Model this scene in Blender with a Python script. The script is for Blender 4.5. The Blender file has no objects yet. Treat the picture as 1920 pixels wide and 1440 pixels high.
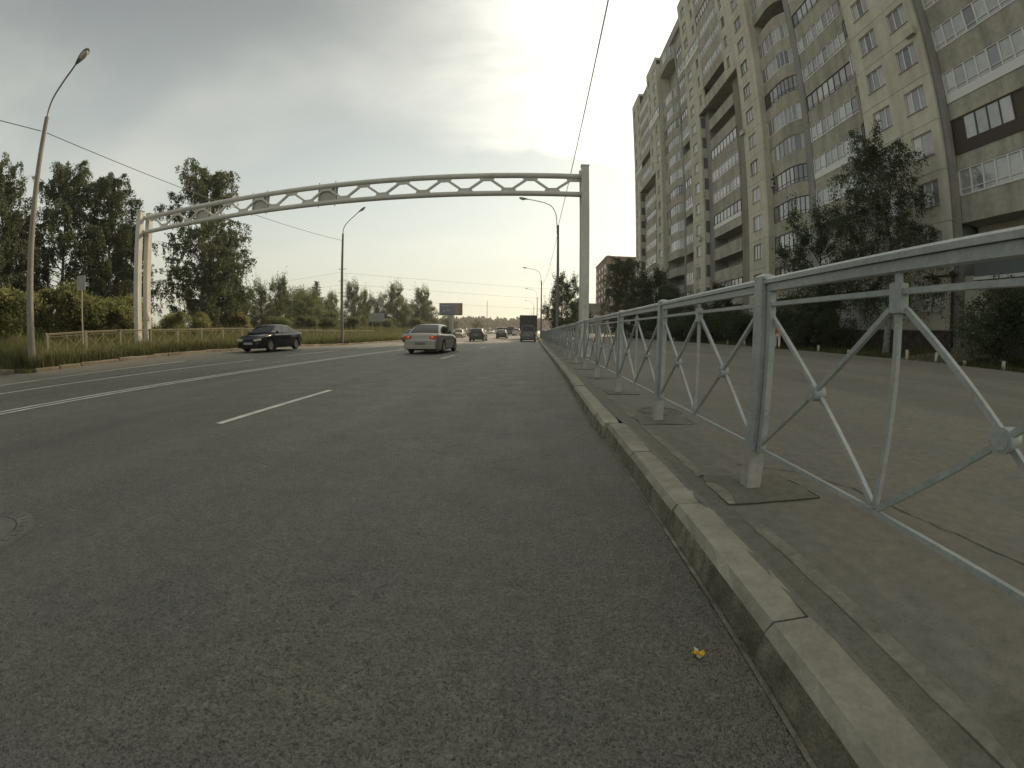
import bpy, bmesh, math, random
import numpy as np
from mathutils import Vector, Matrix

SC = bpy.context.scene
COL = SC.collection
PI = math.pi
R = math.radians

# ------------------------------------------------------------------ camera (wide action camera lens)
cam_d = bpy.data.cameras.new('camera')
cam_d.type = 'PANO'
cam_d.panorama_type = 'FISHEYE_LENS_POLYNOMIAL'
cam_d.sensor_fit = 'HORIZONTAL'
cam_d.sensor_width = 36.0
cam_d.sensor_height = 27.0
cam_d.fisheye_fov = R(178)
cam_d.fisheye_polynomial_k0 = 0.0
cam_d.fisheye_polynomial_k1 = -6.84566139e-02
cam_d.fisheye_polynomial_k2 = 4.88166910e-05
cam_d.fisheye_polynomial_k3 = 2.63931032e-05
cam_d.fisheye_polynomial_k4 = -4.50170255e-07
cam_d.clip_start = 0.02
cam_d.clip_end = 4000
cam = bpy.data.objects.new('camera', cam_d)
COL.objects.link(cam)
_M = Matrix(((0.998681, -0.048722, -0.01619), (0.050315, 0.991524, 0.119786), (0.010217, -0.120443, 0.992668)))
_r = Matrix((_M.col[0], _M.col[2], -_M.col[1])).transposed()
cam.matrix_world = Matrix.Translation((0, 0, 1.0)) @ _r.to_4x4()
SC.camera = cam

# ------------------------------------------------------------------ sky, sun, exposure
SUN_AZ, SUN_EL = R(30), R(34.5)
world = bpy.data.worlds.new('World')
SC.world = world
world.use_nodes = True
nt = world.node_tree
N, L = nt.nodes, nt.links
bg = N['Background']
bg.inputs[1].default_value = 0.09
sky = N.new('ShaderNodeTexSky')
sky.sky_type = 'NISHITA'
sky.sun_disc = False
sky.sun_elevation = SUN_EL
sky.sun_rotation = SUN_AZ
sky.dust_density = 2.4
sky.air_density = 1.0
tc = N.new('ShaderNodeTexCoord')
sep = N.new('ShaderNodeSeparateXYZ')
L.new(tc.outputs['Generated'], sep.inputs[0])


def wm(op, a, b=None, c=None):
    n = N.new('ShaderNodeMath')
    n.operation = op
    for i, v in enumerate((a, b, c)):
        if v is None:
            continue
        if isinstance(v, (int, float)):
            n.inputs[i].default_value = v
        else:
            L.new(v, n.inputs[i])
    return n.outputs[0]


def wmix(fac, a, b, mode='MIX'):
    n = N.new('ShaderNodeMix')
    n.data_type = 'RGBA'
    n.blend_type = mode
    for s, v in ((0, fac), (6, a), (7, b)):
        if isinstance(v, (int, float)):
            n.inputs[s].default_value = v
        elif isinstance(v, tuple):
            n.inputs[s].default_value = v
        else:
            L.new(v, n.inputs[s])
    return n.outputs[2]


# thin evening overcast: the clear sky loses its blue behind a veil of high cloud
hsv = N.new('ShaderNodeHueSaturation')
hsv.inputs['Saturation'].default_value = 0.33
L.new(sky.outputs[0], hsv.inputs['Color'])
base = wmix(1.0, hsv.outputs[0], (0.965, 1.03, 0.955, 1), 'MULTIPLY')
# the veil evens out the glow round the sun
bw = N.new('ShaderNodeRGBToBW')
L.new(base, bw.inputs[0])
ev = N.new('ShaderNodeVectorMath')
ev.operation = 'SCALE'
L.new(base, ev.inputs[0])
L.new(wm('DIVIDE', 1.0, wm('MULTIPLY_ADD', bw.outputs[0], 0.088, 0.86)), ev.inputs['Scale'])
base = ev.outputs[0]
zc = wm('MAXIMUM', sep.outputs[2], 0.0)
den = wm('ADD', zc, 0.16)
cx, cy = wm('DIVIDE', sep.outputs[0], den), wm('DIVIDE', sep.outputs[1], den)
cmb = N.new('ShaderNodeCombineXYZ')
L.new(cx, cmb.inputs[0])
L.new(cy, cmb.inputs[1])
mp = N.new('ShaderNodeMapping')
mp.inputs['Rotation'].default_value = (0, 0, R(-14))
mp.inputs['Scale'].default_value = (0.55, 1.15, 1)
mp.inputs['Location'].default_value = (2.1, 1.35, 0)
L.new(cmb.outputs[0], mp.inputs[0])
n1 = N.new('ShaderNodeTexNoise')
n1.inputs['Scale'].default_value = 1.05
n1.inputs['Detail'].default_value = 9
n1.inputs['Roughness'].default_value = 0.52
n1.inputs['Distortion'].default_value = 0.35
L.new(mp.outputs[0], n1.inputs['Vector'])
mr = N.new('ShaderNodeMapRange')
mr.interpolation_type = 'SMOOTHSTEP'
mr.inputs[1].default_value = 0.44
mr.inputs[2].default_value = 0.72
L.new(n1.outputs[0], mr.inputs[0])
wisp = mr.outputs[0]
# a sheet of cloud with a clear lower edge towards the sun, fraying out the other way
n2 = N.new('ShaderNodeTexNoise')
n2.inputs['Scale'].default_value = 2.6
n2.inputs['Detail'].default_value = 8
n2.inputs['Roughness'].default_value = 0.6
n2.inputs['Distortion'].default_value = 0.6
L.new(mp.outputs[0], n2.inputs['Vector'])


def wstep(src, a, b):
    m_ = N.new('ShaderNodeMapRange')
    m_.interpolation_type = 'SMOOTHSTEP'
    m_.inputs[1].default_value = a
    m_.inputs[2].default_value = b
    L.new(src, m_.inputs[0])
    return m_.outputs[0]


edge = wm('ADD', wm('ADD', wm('MULTIPLY', cy, -1.0), wm('MULTIPLY', cx, 0.22)), wm('MULTIPLY', n2.outputs[0], 0.42))
deck = wm('MULTIPLY', wstep(edge, -1.44, -1.36), wstep(wm('MULTIPLY_ADD', n1.outputs[0], 1.5, cx), 0.0, 0.75))
deck = wm('MULTIPLY', deck, wm('MULTIPLY_ADD', wstep(n2.outputs[0], 0.36, 0.62), 0.38, 0.62))
cloud = wm('MAXIMUM', deck, wm('MULTIPLY', wisp, 0.5))
# clouds catch the sun: brighter the nearer they are to it
dp = N.new('ShaderNodeVectorMath')
dp.operation = 'DOT_PRODUCT'
dp.inputs[1].default_value = (math.sin(SUN_AZ) * math.cos(SUN_EL), math.cos(SUN_AZ) * math.cos(SUN_EL), math.sin(SUN_EL))
L.new(tc.outputs['Generated'], dp.inputs[0])
dpos = wm('MAXIMUM', dp.outputs['Value'], 0.0)
lit = wm('ADD', wm('ADD', wm('MULTIPLY', wm('POWER', dpos, 3.0), 3.3), wm('MULTIPLY', wm('POWER', dpos, 14.0), 3.0)), 4.4)
veilc = wmix(1.0, (1.0, 0.985, 0.885, 1), (1, 1, 1, 1), 'MULTIPLY')
vm = N.new('ShaderNodeVectorMath')
vm.operation = 'SCALE'
L.new(veilc, vm.inputs[0])
L.new(lit, vm.inputs['Scale'])
up = N.new('ShaderNodeVectorMath')
up.operation = 'SCALE'
L.new(base, up.inputs[0])
L.new(wm('MULTIPLY_ADD', wstep(zc, 0.22, 0.75), -0.42, 0.92), up.inputs['Scale'])
cl_f = wm('MULTIPLY_ADD', cloud, 0.84, 0.04)
mixc = wmix(cl_f, up.outputs[0], vm.outputs[0])
# evening murk low over the horizon, warmer and brighter towards the sun
hz = N.new('ShaderNodeVectorMath')
hz.operation = 'SCALE'
hz.inputs[0].default_value = (1.0, 0.96, 0.72)
L.new(wm('MULTIPLY_ADD', wm('POWER', dpos, 1.5), 2.2, 4.0), hz.inputs['Scale'])
mixc = wmix(wm('MULTIPLY', wm('POWER', 2.718, wm('MULTIPLY', zc, -5.0)), 0.85), mixc, hz.outputs[0])
L.new(mixc, bg.inputs[0])

sun_d = bpy.data.lights.new('sun', 'SUN')
sun_d.energy = 2.3
sun_d.angle = R(3.5)
sun_d.color = (1.0, 0.80, 0.54)
sun = bpy.data.objects.new('sun', sun_d)
COL.objects.link(sun)
_sv = Vector((math.sin(SUN_AZ) * math.cos(SUN_EL), math.cos(SUN_AZ) * math.cos(SUN_EL), math.sin(SUN_EL)))
sun.rotation_euler = _sv.to_track_quat('Z', 'Y').to_euler()
sun.location = (30, 60, 80)

SC.render.engine = 'CYCLES'
SC.view_settings.view_transform = 'Standard'
SC.view_settings.look = 'None'
SC.view_settings.gamma = 1
SC.view_settings.use_curve_mapping = False
SC.view_settings.exposure = 1.08
SC.cycles.use_denoising = True
SC.cycles.max_bounces = 6
SC.cycles.diffuse_bounces = 3
SC.cycles.glossy_bounces = 3
SC.cycles.transmission_bounces = 4
SC.cycles.transparent_max_bounces = 8
SC.cycles.volume_bounces = 0
SC.cycles.caustics_reflective = False
SC.cycles.caustics_refractive = False
SC.cycles.sample_clamp_indirect = 4


# ------------------------------------------------------------------ materials
def pm(name, col, rough=0.6, spec=0.5, metal=0.0, noise=None, bump=None, rnd=0.0, stretch=(1, 1, 1), coat=0.0, emit=None, streak=None):
    """Principled material; noise = [(scale, amount), ...] multiplies the colour, bump = [(scale, distance), ...]."""
    m = bpy.data.materials.new(name)
    m.use_nodes = True
    t = m.node_tree
    n, l = t.nodes, t.links
    p = n['Principled BSDF']
    p.inputs['Roughness'].default_value = rough
    p.inputs['Specular IOR Level'].default_value = spec
    p.inputs['Metallic'].default_value = metal
    p.inputs['Coat Weight'].default_value = coat
    p.inputs['Coat Roughness'].default_value = 0.06
    if emit:
        p.inputs['Emission Color'].default_value = (*emit[0], 1)
        p.inputs['Emission Strength'].default_value = emit[1]
    geo = n.new('ShaderNodeNewGeometry')
    mp_ = n.new('ShaderNodeMapping')
    mp_.inputs['Scale'].default_value = stretch
    l.new(geo.outputs['Position'], mp_.inputs[0])
    out = None

    def mul(a, f):
        x = n.new('ShaderNodeMix')
        x.data_type = 'RGBA'
        x.blend_type = 'MULTIPLY'
        x.inputs[0].default_value = 1
        if isinstance(a, tuple):
            x.inputs[6].default_value = a
        else:
            l.new(a, x.inputs[6])
        l.new(f, x.inputs[7])
        return x.outputs[2]
    cur = (*col, 1)
    for sc_, am in (noise or []):
        x = n.new('ShaderNodeTexNoise')
        x.inputs['Scale'].default_value = sc_
        x.inputs['Detail'].default_value = 5
        l.new(mp_.outputs[0], x.inputs['Vector'])
        r = n.new('ShaderNodeMapRange')
        r.inputs[1].default_value = 0.3
        r.inputs[2].default_value = 0.7
        r.inputs[3].default_value = 1 - am
        r.inputs[4].default_value = 1 + am
        l.new(x.outputs[0], r.inputs[0])
        cur = mul(cur, r.outputs[0])
    if streak:
        ms = n.new('ShaderNodeMapping')
        ms.inputs['Scale'].default_value = (streak[0], streak[0], streak[0] * 0.09)
        l.new(geo.outputs['Position'], ms.inputs[0])
        x = n.new('ShaderNodeTexNoise')
        x.inputs['Scale'].default_value = 1
        x.inputs['Detail'].default_value = 6
        l.new(ms.outputs[0], x.inputs['Vector'])
        r = n.new('ShaderNodeMapRange')
        r.inputs[1].default_value = 0.42
        r.inputs[2].default_value = 0.68
        r.inputs[3].default_value = 1.05
        r.inputs[4].default_value = 1 - streak[1]
        l.new(x.outputs[0], r.inputs[0])
        cur = mul(cur, r.outputs[0])
    if rnd:
        oi = n.new('ShaderNodeObjectInfo')
        r = n.new('ShaderNodeMapRange')
        r.inputs[3].default_value = 1 - rnd
        r.inputs[4].default_value = 1 + rnd
        l.new(oi.outputs['Random'], r.inputs[0])
        cur = mul(cur, r.outputs[0])
    if isinstance(cur, tuple):
        p.inputs['Base Color'].default_value = cur
    else:
        l.new(cur, p.inputs['Base Color'])
    h = None
    for sc_, d in (bump or []):
        x = n.new('ShaderNodeTexNoise')
        x.inputs['Scale'].default_value = sc_
        x.inputs['Detail'].default_value = 4
        l.new(mp_.outputs[0], x.inputs['Vector'])
        b = n.new('ShaderNodeBump')
        b.inputs['Distance'].default_value = d
        b.inputs['Strength'].default_value = 1
        l.new(x.outputs[0], b.inputs['Height'])
        if h is not None:
            l.new(h, b.inputs['Normal'])
        h = b.outputs[0]
    if h is not None:
        l.new(h, p.inputs['Normal'])
    return m


def leaf_mat(name, c0, c1, sat=0.0, trans=0.35, rough=0.55):
    """Foliage: leaf colour varies leaf by leaf (a per-face attribute) and in clumps; light passes through."""
    m = bpy.data.materials.new(name)
    m.use_nodes = True
    t = m.node_tree
    n, l = t.nodes, t.links
    p = n['Principled BSDF']
    p.inputs['Roughness'].default_value = rough
    p.inputs['Specular IOR Level'].default_value = 0.3
    at = n.new('ShaderNodeAttribute')
    at.attribute_name = 'tint'
    oi = n.new('ShaderNodeObjectInfo')
    mx = n.new('ShaderNodeMix')
    mx.data_type = 'RGBA'
    mx.inputs[6].default_value = (*c0, 1)
    mx.inputs[7].default_value = (*c1, 1)
    l.new(at.outputs['Fac'], mx.inputs[0])
    m2 = n.new('ShaderNodeMix')
    m2.data_type = 'RGBA'
    m2.blend_type = 'MULTIPLY'
    m2.inputs[0].default_value = 1
    r = n.new('ShaderNodeMapRange')
    r.inputs[3].default_value = 0.8
    r.inputs[4].default_value = 1.2
    l.new(oi.outputs['Random'], r.inputs[0])
    l.new(mx.outputs[2], m2.inputs[6])
    l.new(r.outputs[0], m2.inputs[7])
    l.new(m2.outputs[2], p.inputs['Base Color'])
    tr = n.new('ShaderNodeBsdfTranslucent')
    l.new(m2.outputs[2], tr.inputs[0])
    ms = n.new('ShaderNodeMixShader')
    ms.inputs[0].default_value = trans
    l.new(p.outputs[0], ms.inputs[1])
    l.new(tr.outputs[0], ms.inputs[2])
    l.new(ms.outputs[0], n['Material Output'].inputs[0])
    return m


def asphalt_mat(name, col, bump_d, warm=0.18, wear=0.2, grain=95.0, rough=0.62, spec=0.42, contrast=0.34, pits=1.0):
    """Coarse asphalt: stones from a Voronoi relief, patches of polish and of brownish dust."""
    m = bpy.data.materials.new(name)
    m.use_nodes = True
    t = m.node_tree
    n, l = t.nodes, t.links
    p = n['Principled BSDF']
    p.inputs['Specular IOR Level'].default_value = spec
    geo = n.new('ShaderNodeNewGeometry')

    def noise(scale, detail=5, stretch=None, rgh=0.5):
        x = n.new('ShaderNodeTexNoise')
        x.inputs['Scale'].default_value = scale
        x.inputs['Detail'].default_value = detail
        x.inputs['Roughness'].default_value = rgh
        if stretch:
            q = n.new('ShaderNodeMapping')
            q.inputs['Scale'].default_value = stretch
            l.new(geo.outputs['Position'], q.inputs[0])
            l.new(q.outputs[0], x.inputs['Vector'])
        else:
            l.new(geo.outputs['Position'], x.inputs['Vector'])
        return x.outputs[0]

    def rng(src, a, b, c, d):
        r = n.new('ShaderNodeMapRange')
        for i, v in enumerate((a, b, c, d)):
            r.inputs[i + 1].default_value = v
        l.new(src, r.inputs[0])
        return r.outputs[0]

    def mix(fac, a, b, mode='MIX'):
        x = n.new('ShaderNodeMix')
        x.data_type = 'RGBA'
        x.blend_type = mode
        for i, v in ((0, fac), (6, a), (7, b)):
            if isinstance(v, float):
                x.inputs[i].default_value = v
            elif isinstance(v, tuple):
                x.inputs[i].default_value = (*v, 1)
            else:
                l.new(v, x.inputs[i])
        return x.outputs[2]
    vo = n.new('ShaderNodeTexVoronoi')
    vo.inputs['Scale'].default_value = grain
    vo.inputs['Randomness'].default_value = 1
    l.new(geo.outputs['Position'], vo.inputs['Vector'])
    stone = rng(vo.outputs['Color'], 0.0, 1.0, 1 - contrast, 1 + contrast)
    warmc = (col[0] * (1 + warm), col[1] * (1 + warm * 0.35), col[2] * (1 - warm))
    coolc = (col[0] * 0.95, col[1] * 0.94, col[2] * 1.0)
    c = mix(rng(noise(1.7, 6), 0.36, 0.64, 0, 1), warmc, coolc)
    c = mix(1.0, c, rng(noise(0.33, 6, (1, 0.22, 1)), 0.35, 0.68, 1 - wear, 1 + wear), 'MULTIPLY')
    c = mix(1.0, c, rng(noise(1.0, 4, (1.1, .025, 1)), 0.35, 0.65, 1 - wear * .5, 1 + wear * .5), 'MULTIPLY')
    c = mix(1.0, c, rng(noise(13, 5), 0.3, 0.7, 0.86, 1.14), 'MULTIPLY')
    c = mix(1.0, c, stone, 'MULTIPLY')
    pit = rng(noise(grain * 0.55, 3), 0.30, 0.46, 1 - .45 * pits, 1.0)
    c = mix(1.0, c, pit, 'MULTIPLY')
    # open, wrinkled texture: dark gaps put into the colour, stronger in some zones
    zone = rng(noise(1.1, 4, (1, .55, 1)), 0.40, 0.62, 0.15, 1.0)
    wr = rng(noise(grain * 0.34, 7, None, 0.68), 0.36, 0.47, 0.0, 1.0)
    wrm = n.new('ShaderNodeMath')
    wrm.operation = 'MULTIPLY_ADD'
    inv = n.new('ShaderNodeMath')
    inv.operation = 'SUBTRACT'
    inv.inputs[0].default_value = 1.0
    l.new(wr, inv.inputs[1])
    zz = n.new('ShaderNodeMath')
    zz.operation = 'MULTIPLY'
    l.new(inv.outputs[0], zz.inputs[0])
    l.new(zone, zz.inputs[1])
    l.new(zz.outputs[0], wrm.inputs[0])
    wrm.inputs[1].default_value = -.55 * pits
    wrm.inputs[2].default_value = 1.0
    c = mix(1.0, c, wrm.outputs[0], 'MULTIPLY')
    l.new(c, p.inputs['Base Color'])
    l.new(rng(noise(2.3, 4), 0.3, 0.7, rough - 0.08, rough + 0.1), p.inputs['Roughness'])
    b1 = n.new('ShaderNodeBump')
    b1.inputs['Distance'].default_value = bump_d
    b1.inputs['Strength'].default_value = 1.0
    l.new(rng(vo.outputs['Distance'], 0, 0.8, 1, 0), b1.inputs['Height'])
    b2 = n.new('ShaderNodeBump')
    b2.inputs['Distance'].default_value = bump_d * 1.5
    b2.inputs['Strength'].default_value = 1.0
    l.new(noise(grain * 0.42, 4), b2.inputs['Height'])
    l.new(b1.outputs[0], b2.inputs['Normal'])
    l.new(b2.outputs[0], p.inputs['Normal'])
    return m


MT = {}
MT['road'] = asphalt_mat('road_asphalt', (0.150, 0.150, 0.123), 0.0085, warm=0.025, wear=0.14, contrast=.17, grain=128)
MT['pave'] = asphalt_mat('pavement_asphalt', (0.176, 0.170, 0.141), 0.0007, warm=0.035, wear=0.13, grain=150, rough=0.8, spec=0.25, contrast=.1, pits=.25)
MT['patch'] = asphalt_mat('patch_asphalt', (0.142, 0.139, 0.114), 0.0010, warm=0.05, wear=0.1, grain=120, rough=0.75, spec=0.3, contrast=.15, pits=.4)
MT['crack'] = pm('crack_dark', (0.060, 0.056, 0.046), 0.95, 0.1)
MT['paint'] = pm('road_paint', (0.52, 0.51, 0.45), 0.7, noise=[(3, .22), (40, .18)])
MT['paint_worn'] = pm('road_paint_worn', (0.17, 0.165, 0.145), 0.75, noise=[(5, .3), (40, .25)])
MT['kerb'] = pm('kerb_concrete', (0.265, 0.252, 0.205), 0.85, 0.25, noise=[(2.2, .16), (11, .16), (60, .1)], bump=[(18, .004), (70, .003), (170, .0015)], rnd=.09)
MT['kerb_dirt'] = pm('kerb_dirty_concrete', (0.19, 0.175, 0.135), 0.9, 0.2, noise=[(3, .24), (14, .28), (80, .2)], bump=[(20, .006), (80, .005), (170, .003)], rnd=.09, streak=(9, .35))
MT['kerb_left'] = pm('kerb_concrete_left', (0.16, 0.14, 0.105), 0.9, 0.2, noise=[(1.4, .2), (8, .2)], bump=[(20, .006)], rnd=.2)
MT['soil'] = pm('soil_with_grass', (0.060, 0.052, 0.026), 0.95, 0.1, noise=[(0.4, .3), (3, .3), (15, .3)], bump=[(6, .03)])
MT['far_ground'] = pm('far_meadow', (0.075, 0.072, 0.030), 0.95, 0.1, noise=[(0.05, .3), (0.6, .25)])
MT['steel'] = pm('gantry_paint', (0.50, 0.495, 0.455), 0.5, 0.4, noise=[(1.3, .1), (9, .07)])
MT['plate'] = pm('gantry_plate_paint', (0.36, 0.36, 0.34), 0.55, 0.4, noise=[(2, .08)])
MT['fence'] = pm('fence_grey_paint', (0.33, 0.352, 0.34), 0.45, 0.45, noise=[(2.5, .14), (14, .1), (60, .12)], bump=[(60, .0012)])
MT['sleeve'] = pm('fence_sleeve_grey', (0.34, 0.345, 0.315), 0.6, 0.4, noise=[(3, .14), (22, .12)], bump=[(50, .002)])
MT['bolt'] = pm('bolt_dark', (0.05, 0.045, 0.04), 0.6, 0.4, metal=.5)
MT['fence_left'] = pm('fence_left_paint', (0.18, 0.17, 0.115), 0.75, 0.4, noise=[(1.5, .15)])
MT['concrete_pole'] = pm('pole_concrete', (0.21, 0.20, 0.175), 0.85, 0.25, noise=[(0.7, .1), (6, .1)], bump=[(25, .004)])
MT['lamp_arm'] = pm('lamp_arm_steel', (0.18, 0.18, 0.17), 0.5, 0.5)
MT['lamp_head'] = pm('lamp_head_grey', (0.20, 0.20, 0.19), 0.5, 0.5)
MT['lamp_lens'] = pm('lamp_lens', (0.52, 0.50, 0.45), 0.12, 0.5)
MT['wire'] = pm('wire_black', (0.02, 0.02, 0.02), 0.6)
MT['old_kerb'] = pm('old_kerb_concrete', (0.186, 0.179, 0.147), 0.9, 0.2, noise=[(6, .2), (30, .2)], bump=[(40, .003)])
MT['iron'] = pm('cast_iron', (0.12, 0.116, 0.10), 0.62, 0.45, noise=[(6, .2), (50, .2)], bump=[(60, .003)])


# ------------------------------------------------------------------ objects: things, parts, structure
def tag(o, label=None, cat=None, group=None, kind=None):
    if label:
        o['label'] = label
    if cat:
        o['category'] = cat
    if group:
        o['group'] = group
    if kind:
        o['kind'] = kind
    return o


def thing(name, label, cat, loc=(0, 0, 0), rz=0.0, group=None):
    o = bpy.data.objects.new(name, None)
    o.empty_display_size = 0.2
    COL.objects.link(o)
    o.location = loc
    o.rotation_euler = (0, 0, rz)
    return tag(o, label, cat, group)


def put(name, me, parent=None, loc=None, rot=None, scale=None, mat=None):
    o = bpy.data.objects.new(name, me)
    COL.objects.link(o)
    if parent is not None:
        o.parent = parent
    if loc is not None:
        o.location = loc
    if rot is not None:
        o.rotation_euler = rot
    if scale is not None:
        o.scale = scale
    if mat is not None:
        o.material_slots[0].link = 'OBJECT'
        o.material_slots[0].material = mat
    return o


def copy_tree(o, parent=None):
    c = o.copy()
    COL.objects.link(c)
    c.parent = parent
    for ch in list(o.children):
        copy_tree(ch, c)
    return c


class MB:
    """Collects simple shapes into one mesh."""

    def __init__(s):
        s.v, s.f, s.mi, s.sm = [], [], [], []
        s.cur = 0
        s.smooth = False

    def _add(s, vs, fs):
        b = len(s.v)
        s.v += [tuple(x) for x in vs]
        for f in fs:
            s.f.append(tuple(b + i for i in f))
            s.mi.append(s.cur)
            s.sm.append(s.smooth)

    def box(s, x0, x1, y0, y1, z0, z1):
        s._add([(x0, y0, z0), (x1, y0, z0), (x1, y1, z0), (x0, y1, z0), (x0, y0, z1), (x1, y0, z1), (x1, y1, z1), (x0, y1, z1)],
               [(0, 3, 2, 1), (4, 5, 6, 7), (0, 1, 5, 4), (1, 2, 6, 5), (2, 3, 7, 6), (3, 0, 4, 7)])
        return s

    def cbox(s, c, d):
        return s.box(c[0] - d[0] / 2, c[0] + d[0] / 2, c[1] - d[1] / 2, c[1] + d[1] / 2, c[2] - d[2] / 2, c[2] + d[2] / 2)

    def bar(s, a, b, w, h, up=(0, 0, 1)):
        """Square bar from a to b."""
        a, b = Vector(a), Vector(b)
        d = (b - a).normalized()
        u = Vector(up)
        x = d.cross(u)
        if x.length < 1e-4:
            x = d.cross(Vector((1, 0, 0)))
        x.normalize()
        y = x.cross(d).normalized()
        x, y = x * w / 2, y * h / 2
        s._add([a - x - y, a + x - y, a + x + y, a - x + y, b - x - y, b + x - y, b + x + y, b - x + y],
               [(0, 3, 2, 1), (4, 5, 6, 7), (0, 1, 5, 4), (1, 2, 6, 5), (2, 3, 7, 6), (3, 0, 4, 7)])
        return s

    def tube(s, pts, rad, n=8, caps=True):
        pts = [Vector(p) for p in pts]
        if isinstance(rad, (int, float)):
            rad = [rad] * len(pts)
        b = len(s.v)
        prev = None
        vs, fs = [], []
        for i, p in enumerate(pts):
            d = (pts[min(i + 1, len(pts) - 1)] - pts[max(i - 1, 0)]).normalized()
            if prev is None:
                x = d.orthogonal().normalized()
            else:
                x = (prev - d * prev.dot(d))
                x = x.normalized() if x.length > 1e-6 else d.orthogonal().normalized()
            prev = x
            y = d.cross(x)
            for k in range(n):
                a = 2 * PI * k / n
                vs.append(p + (x * math.cos(a) + y * math.sin(a)) * rad[i])
        for i in range(len(pts) - 1):
            for k in range(n):
                k2 = (k + 1) % n
                fs.append((i * n + k, i * n + k2, (i + 1) * n + k2, (i + 1) * n + k))
        sm = s.smooth
        s.smooth = n > 4
        s._add(vs, fs)
        s.smooth = sm
        if caps:
            m = len(s.v) - len(pts) * n
            s.f.append(tuple(m + k for k in reversed(range(n))))
            s.f.append(tuple(m + (len(pts) - 1) * n + k for k in range(n)))
            s.mi += [s.cur] * 2
            s.sm += [False] * 2
        return s

    def prism(s, poly, axis, a, b):
        """Extrude polygon (list of 2-tuples) along axis 0/1/2 from a to b."""
        n = len(poly)
        def mk(p, t):
            if axis == 0:
                return (t, p[0], p[1])
            if axis == 1:
                return (p[0], t, p[1])
            return (p[0], p[1], t)
        vs = [mk(p, a) for p in poly] + [mk(p, b) for p in poly]
        fs = [(k, (k + 1) % n, n + (k + 1) % n, n + k) for k in range(n)]
        fs += [tuple(reversed(range(n))), tuple(range(n, 2 * n))]
        s._add(vs, fs)
        return s

    def lathe(s, prof, n=16, axis=2, c=(0, 0, 0)):
        """prof = [(r, t)]; revolve round an axis through c."""
        vs, fs = [], []
        for r, t in prof:
            for k in range(n):
                a = 2 * PI * k / n
                u, w = r * math.cos(a), r * math.sin(a)
                p = (u, w, t) if axis == 2 else ((t, u, w) if axis == 0 else (w, t, u))
                vs.append((c[0] + p[0], c[1] + p[1], c[2] + p[2]))
        for i in range(len(prof) - 1):
            for k in range(n):
                k2 = (k + 1) % n
                fs.append((i * n + k, i * n + k2, (i + 1) * n + k2, (i + 1) * n + k))
        sm = s.smooth
        s.smooth = True
        s._add(vs, fs)
        s.smooth = sm
        return s

    def quad(s, a, b, c, d):
        s._add([a, b, c, d], [(0, 1, 2, 3)])
        return s

    def mesh(s, name, mats):
        me = bpy.data.meshes.new(name)
        me.from_pydata(s.v, [], s.f)
        for m in (mats if isinstance(mats, (list, tuple)) else [mats]):
            me.materials.append(m)
        me.polygons.foreach_set('material_index', s.mi)
        me.polygons.foreach_set('use_smooth', s.sm)
        bm = bmesh.new()
        bm.from_mesh(me)
        bmesh.ops.recalc_face_normals(bm, faces=bm.faces)
        bm.to_mesh(me)
        bm.free()
        if any(s.sm):
            me.set_sharp_from_angle(angle=R(42))
        me.update()
        return me

    def build(s, name, mats, parent=None, loc=None, rot=None):
        return put(name, s.mesh(name, mats), parent, loc, rot)


def arr_mesh(name, V, F, mats, tint=None, mi=None, smooth=False):
    """Fast mesh from numpy arrays; F is (n,k)."""
    me = bpy.data.meshes.new(name)
    n, k = F.shape
    me.vertices.add(len(V))
    me.vertices.foreach_set('co', np.ascontiguousarray(V, dtype=np.float32).ravel())
    me.loops.add(n * k)
    me.loops.foreach_set('vertex_index', np.ascontiguousarray(F, dtype=np.int32).ravel())
    me.polygons.add(n)
    me.polygons.foreach_set('loop_start', np.arange(0, n * k, k, dtype=np.int32))
    me.polygons.foreach_set('loop_total', np.full(n, k, dtype=np.int32))
    for m in (mats if isinstance(mats, (list, tuple)) else [mats]):
        me.materials.append(m)
    if mi is not None:
        me.polygons.foreach_set('material_index', mi.astype(np.int32))
    me.polygons.foreach_set('use_smooth', np.full(n, smooth))
    if tint is not None:
        a = me.attributes.new('tint', 'FLOAT', 'FACE')
        a.data.foreach_set('value', tint.astype(np.float32))
    me.update(calc_edges=True)
    me.validate()
    return me


def sstep(a, b, x):
    t = min(1.0, max(0.0, (x - a) / (b - a)))
    return t * t * (3 - 2 * t)


# ------------------------------------------------------------------ the lie of the land
KERB_L = [(-40, -17.3), (9, -17.35), (14, -17.5), (20, -17.7), (27, -17.3), (36, -16.7), (48, -16.5), (600, -16.5)]


def kerb_left(y):
    for (a, xa), (b, xb) in zip(KERB_L, KERB_L[1:]):
        if y <= b:
            return xa + (xb - xa) * (y - a) / (b - a)
    return KERB_L[-1][1]


def rise(y):
    return 0.86 * sstep(40, 128, y)


def road_z(x, y):
    bump = 0.16 * sstep(-10.5, -17.0, x) if x < -10.5 else 0.0
    bump = 0.16 * sstep(0, 1, (-10.5 - x) / 6.5) if x < -10.5 else 0.0
    return rise(y) + bump * sstep(5, 17, y) * (1 - sstep(23, 36, y))


def pave_z(x, y):
    return rise(y) + 0.15 + 0.36 * sstep(2.0, 17.5, x)


def land_z(x, y):
    """Height of the bare ground anywhere."""
    kl = kerb_left(y)
    if y < 8.7 and -27 < x < kl:
        return road_z(kl, y) - 0.09
    if x < kl:
        d = kl - x
        return road_z(kl, y) + 0.11 + 0.9 * sstep(0.5, 9, d) + 0.5 * sstep(8, 22, d)
    if x > 17:
        return rise(y) + 0.50 + 0.48 * sstep(17, 22, x)
    if x > 0.83:
        return pave_z(x, y) - 0.08
    return road_z(x, y) - 0.10


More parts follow.
